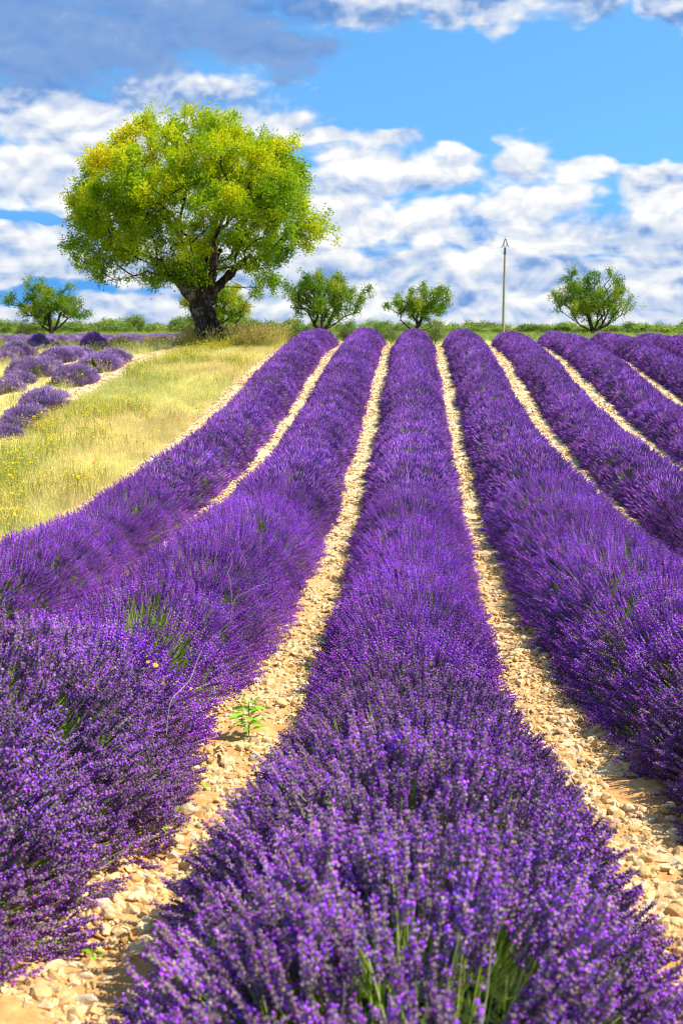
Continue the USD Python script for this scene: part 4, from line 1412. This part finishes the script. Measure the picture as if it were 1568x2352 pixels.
STICKS = [('long pale curved dry stick lying over the lavender left of the path', [(428, 1752), (455, 1722), (478, 1695), (490, 1660), (505, 1625)], 0.0045, 0.55, (0.40, 0.34, 0.29)),
          ('short upright dry stalk in the green gap of the lavender', [(330, 1656), (329, 1634), (328, 1612)], 0.0035, 0.52, (0.62, 0.52, 0.36)),
          ('short slanting dry stalk in the green gap of the lavender', [(333, 1650), (345, 1638), (359, 1626)], 0.0032, 0.52, (0.60, 0.48, 0.28)),
          ('thin crooked dry stalk above the flowering row left of the centre', [(576, 1456), (570, 1432), (579, 1412), (577, 1396)], 0.0032, 0.68, (0.42, 0.37, 0.33)),
          ('thin twisted dry stalk left of the crooked one', [(541, 1432), (536, 1410), (540, 1392), (545, 1380)], 0.0028, 0.68, (0.42, 0.37, 0.33)),
          ('thin dry twig leaning over the row towards the path', [(590, 1494), (618, 1480), (646, 1465), (672, 1458)], 0.003, 0.68, (0.42, 0.37, 0.33)),
          ('thin dry stem at the left edge of the second row', [(136, 1560), (142, 1540), (150, 1585), (160, 1612)], 0.0026, 0.66, (0.58, 0.50, 0.44))]
for lab, pp, r, h, col in STICKS:
    P = [above_ground(px * 0.91857, py * 0.91857, h) for px, py in pp]
    Ym = np.mean([p[1] for p in P])
    P = np.array([at_y(px * 0.91857, py * 0.91857, Ym + 0.06 * q) for q, (px, py) in enumerate(pp)])
    foot = P[0] - (P[1] - P[0]) * 0.5 - [0, 0, 0.12]
    P = np.vstack([foot, P])
    u = np.linspace(0, len(P) - 1, 16)
    P = PchipInterpolator(np.arange(len(P)), P)(u)
    base = P[0].copy()
    v, f = tube(P - base, np.linspace(r, r * 0.35, len(P)) * 0.42, 6)
    t = thing('dry_stalk', lab, 'stalk', base)
    part('stick', (v, f), M_TWIG, t, smooth=True, tint=np.broadcast_to(col, (len(v), 3)))

# ---------------------------------------------------------------- the pole and its wires
PY = 110.0
foot = at_y(1155, 760, PY)
foot[2] = float(ground_z(foot[0], PY))
topz = at_y(1156, 568, PY)[2] - foot[2]


def flat_mat(name, c, rough, metal=0.0, grain=0.3):
    g = Graph()
    pos = g.N('texture_coordinate') + '.object'
    n = g.noise(g.N('mapping', vector=pos, scale=(9.0, 9.0, 1.2)) + '.vector', 3.0, 4.0, 0.6)
    col = g.mix(g.smooth(n, 0.35, 0.65), tuple(x * (1 - grain) for x in c), c)
    return g.make(L + name, surface=g.N('principled_bsdf', base_color=col, roughness=rough, metallic=metal) + '.BSDF')


M_WOOD = flat_mat('weathered_pole_wood', (0.36, 0.33, 0.17), 0.85)
M_STEEL = flat_mat('dark_steel', (0.055, 0.055, 0.05), 0.6)
M_GLASSY = flat_mat('insulator_glaze', (0.16, 0.15, 0.14), 0.25)
M_WIRE = flat_mat('aluminium_wire', (0.85, 0.82, 0.80), 0.7)
t = thing('utility_pole', 'tall wooden power pole with a forked steel top', 'pole', foot)
v, f = tube([[0, 0, -0.3], [0, 0, topz * 0.5], [0.02, 0, topz - 0.55]], [0.125, 0.105, 0.085], 14)
part('pole', (v, f), M_WOOD, t, smooth=40)
v, f = tube([[0.02, 0, topz - 0.6], [0.02, 0, topz]], [0.095, 0.085], 14)
sh = part('steel_cap', (v, f), M_STEEL, t, smooth=40)
v, f = tube([[-0.02, -0.06, topz - 0.5], [-0.16, -0.07, topz - 0.5], [-0.18, -0.07, topz - 0.46]], [0.03, 0.025, 0.03], 6)
part('hook', (v, f), M_STEEL, sh)
for s in (-1, 1):
    P = np.array([[0.03 * s + 0.04, 0, topz + 0.74], [0.10 * s + 0.04, 0, topz + 0.50], [0.17 * s + 0.04, 0, topz + 0.24], [0.20 * s + 0.04, 0, topz + 0.16]])
    v, f = tube(P, [0.035, 0.045, 0.04, 0.03], 6)
    br = part('bracket_arm', (v, f), M_STEEL, t)
    v, f = tube([[0.03 * s + 0.02, 0, topz - 0.02], [0.12 * s + 0.04, 0, topz + 0.28]], [0.028, 0.022], 6)
    part('brace', (v, f), M_STEEL, br)
    P = np.array([[0.18 * s + 0.04, 0, topz + 0.22], [0.23 * s + 0.04, 0, topz + 0.10], [0.30 * s + 0.04, 0, topz + 0.0]])
    so = Soup()
    for q in range(6):
        a, b = P[0] + (P[2] - P[0]) * q / 6, P[0] + (P[2] - P[0]) * (q + 0.55) / 6
        v, f = tube([a, b], [0.055, 0.035], 8)
        so.add(v, f, (1, 1, 1))
    part('insulator', so.mesh(), M_GLASSY, t)
v, f = tube([[0.04, 0, topz + 0.70], [0.035, 0, topz + 1.0]], [0.016, 0.008], 6)
part('spike', (v, f), M_STEEL, t)
line = np.array([0.93, -0.37, 0])
for name_, off, lab in ((-1, -0.26, 'lower thin power line running from the pole to both sides'), (1, 0.34, 'upper thin power line running from the pole to both sides')):
    s = np.linspace(-55, 24, 60)
    drop = 0.058 * np.abs(s) - 0.00052 * s * s
    P = foot + np.array([off, 0, topz + (0.0 if name_ < 0 else 0.72)]) + s[:, None] * line + np.stack([0 * s, 0 * s, -drop], 1)
    v, f = tube(P - foot, 0.013, 5)
    tag(part('power_line', (v + foot, f), M_WIRE), lab, 'wire')
# ==== END ALL ====
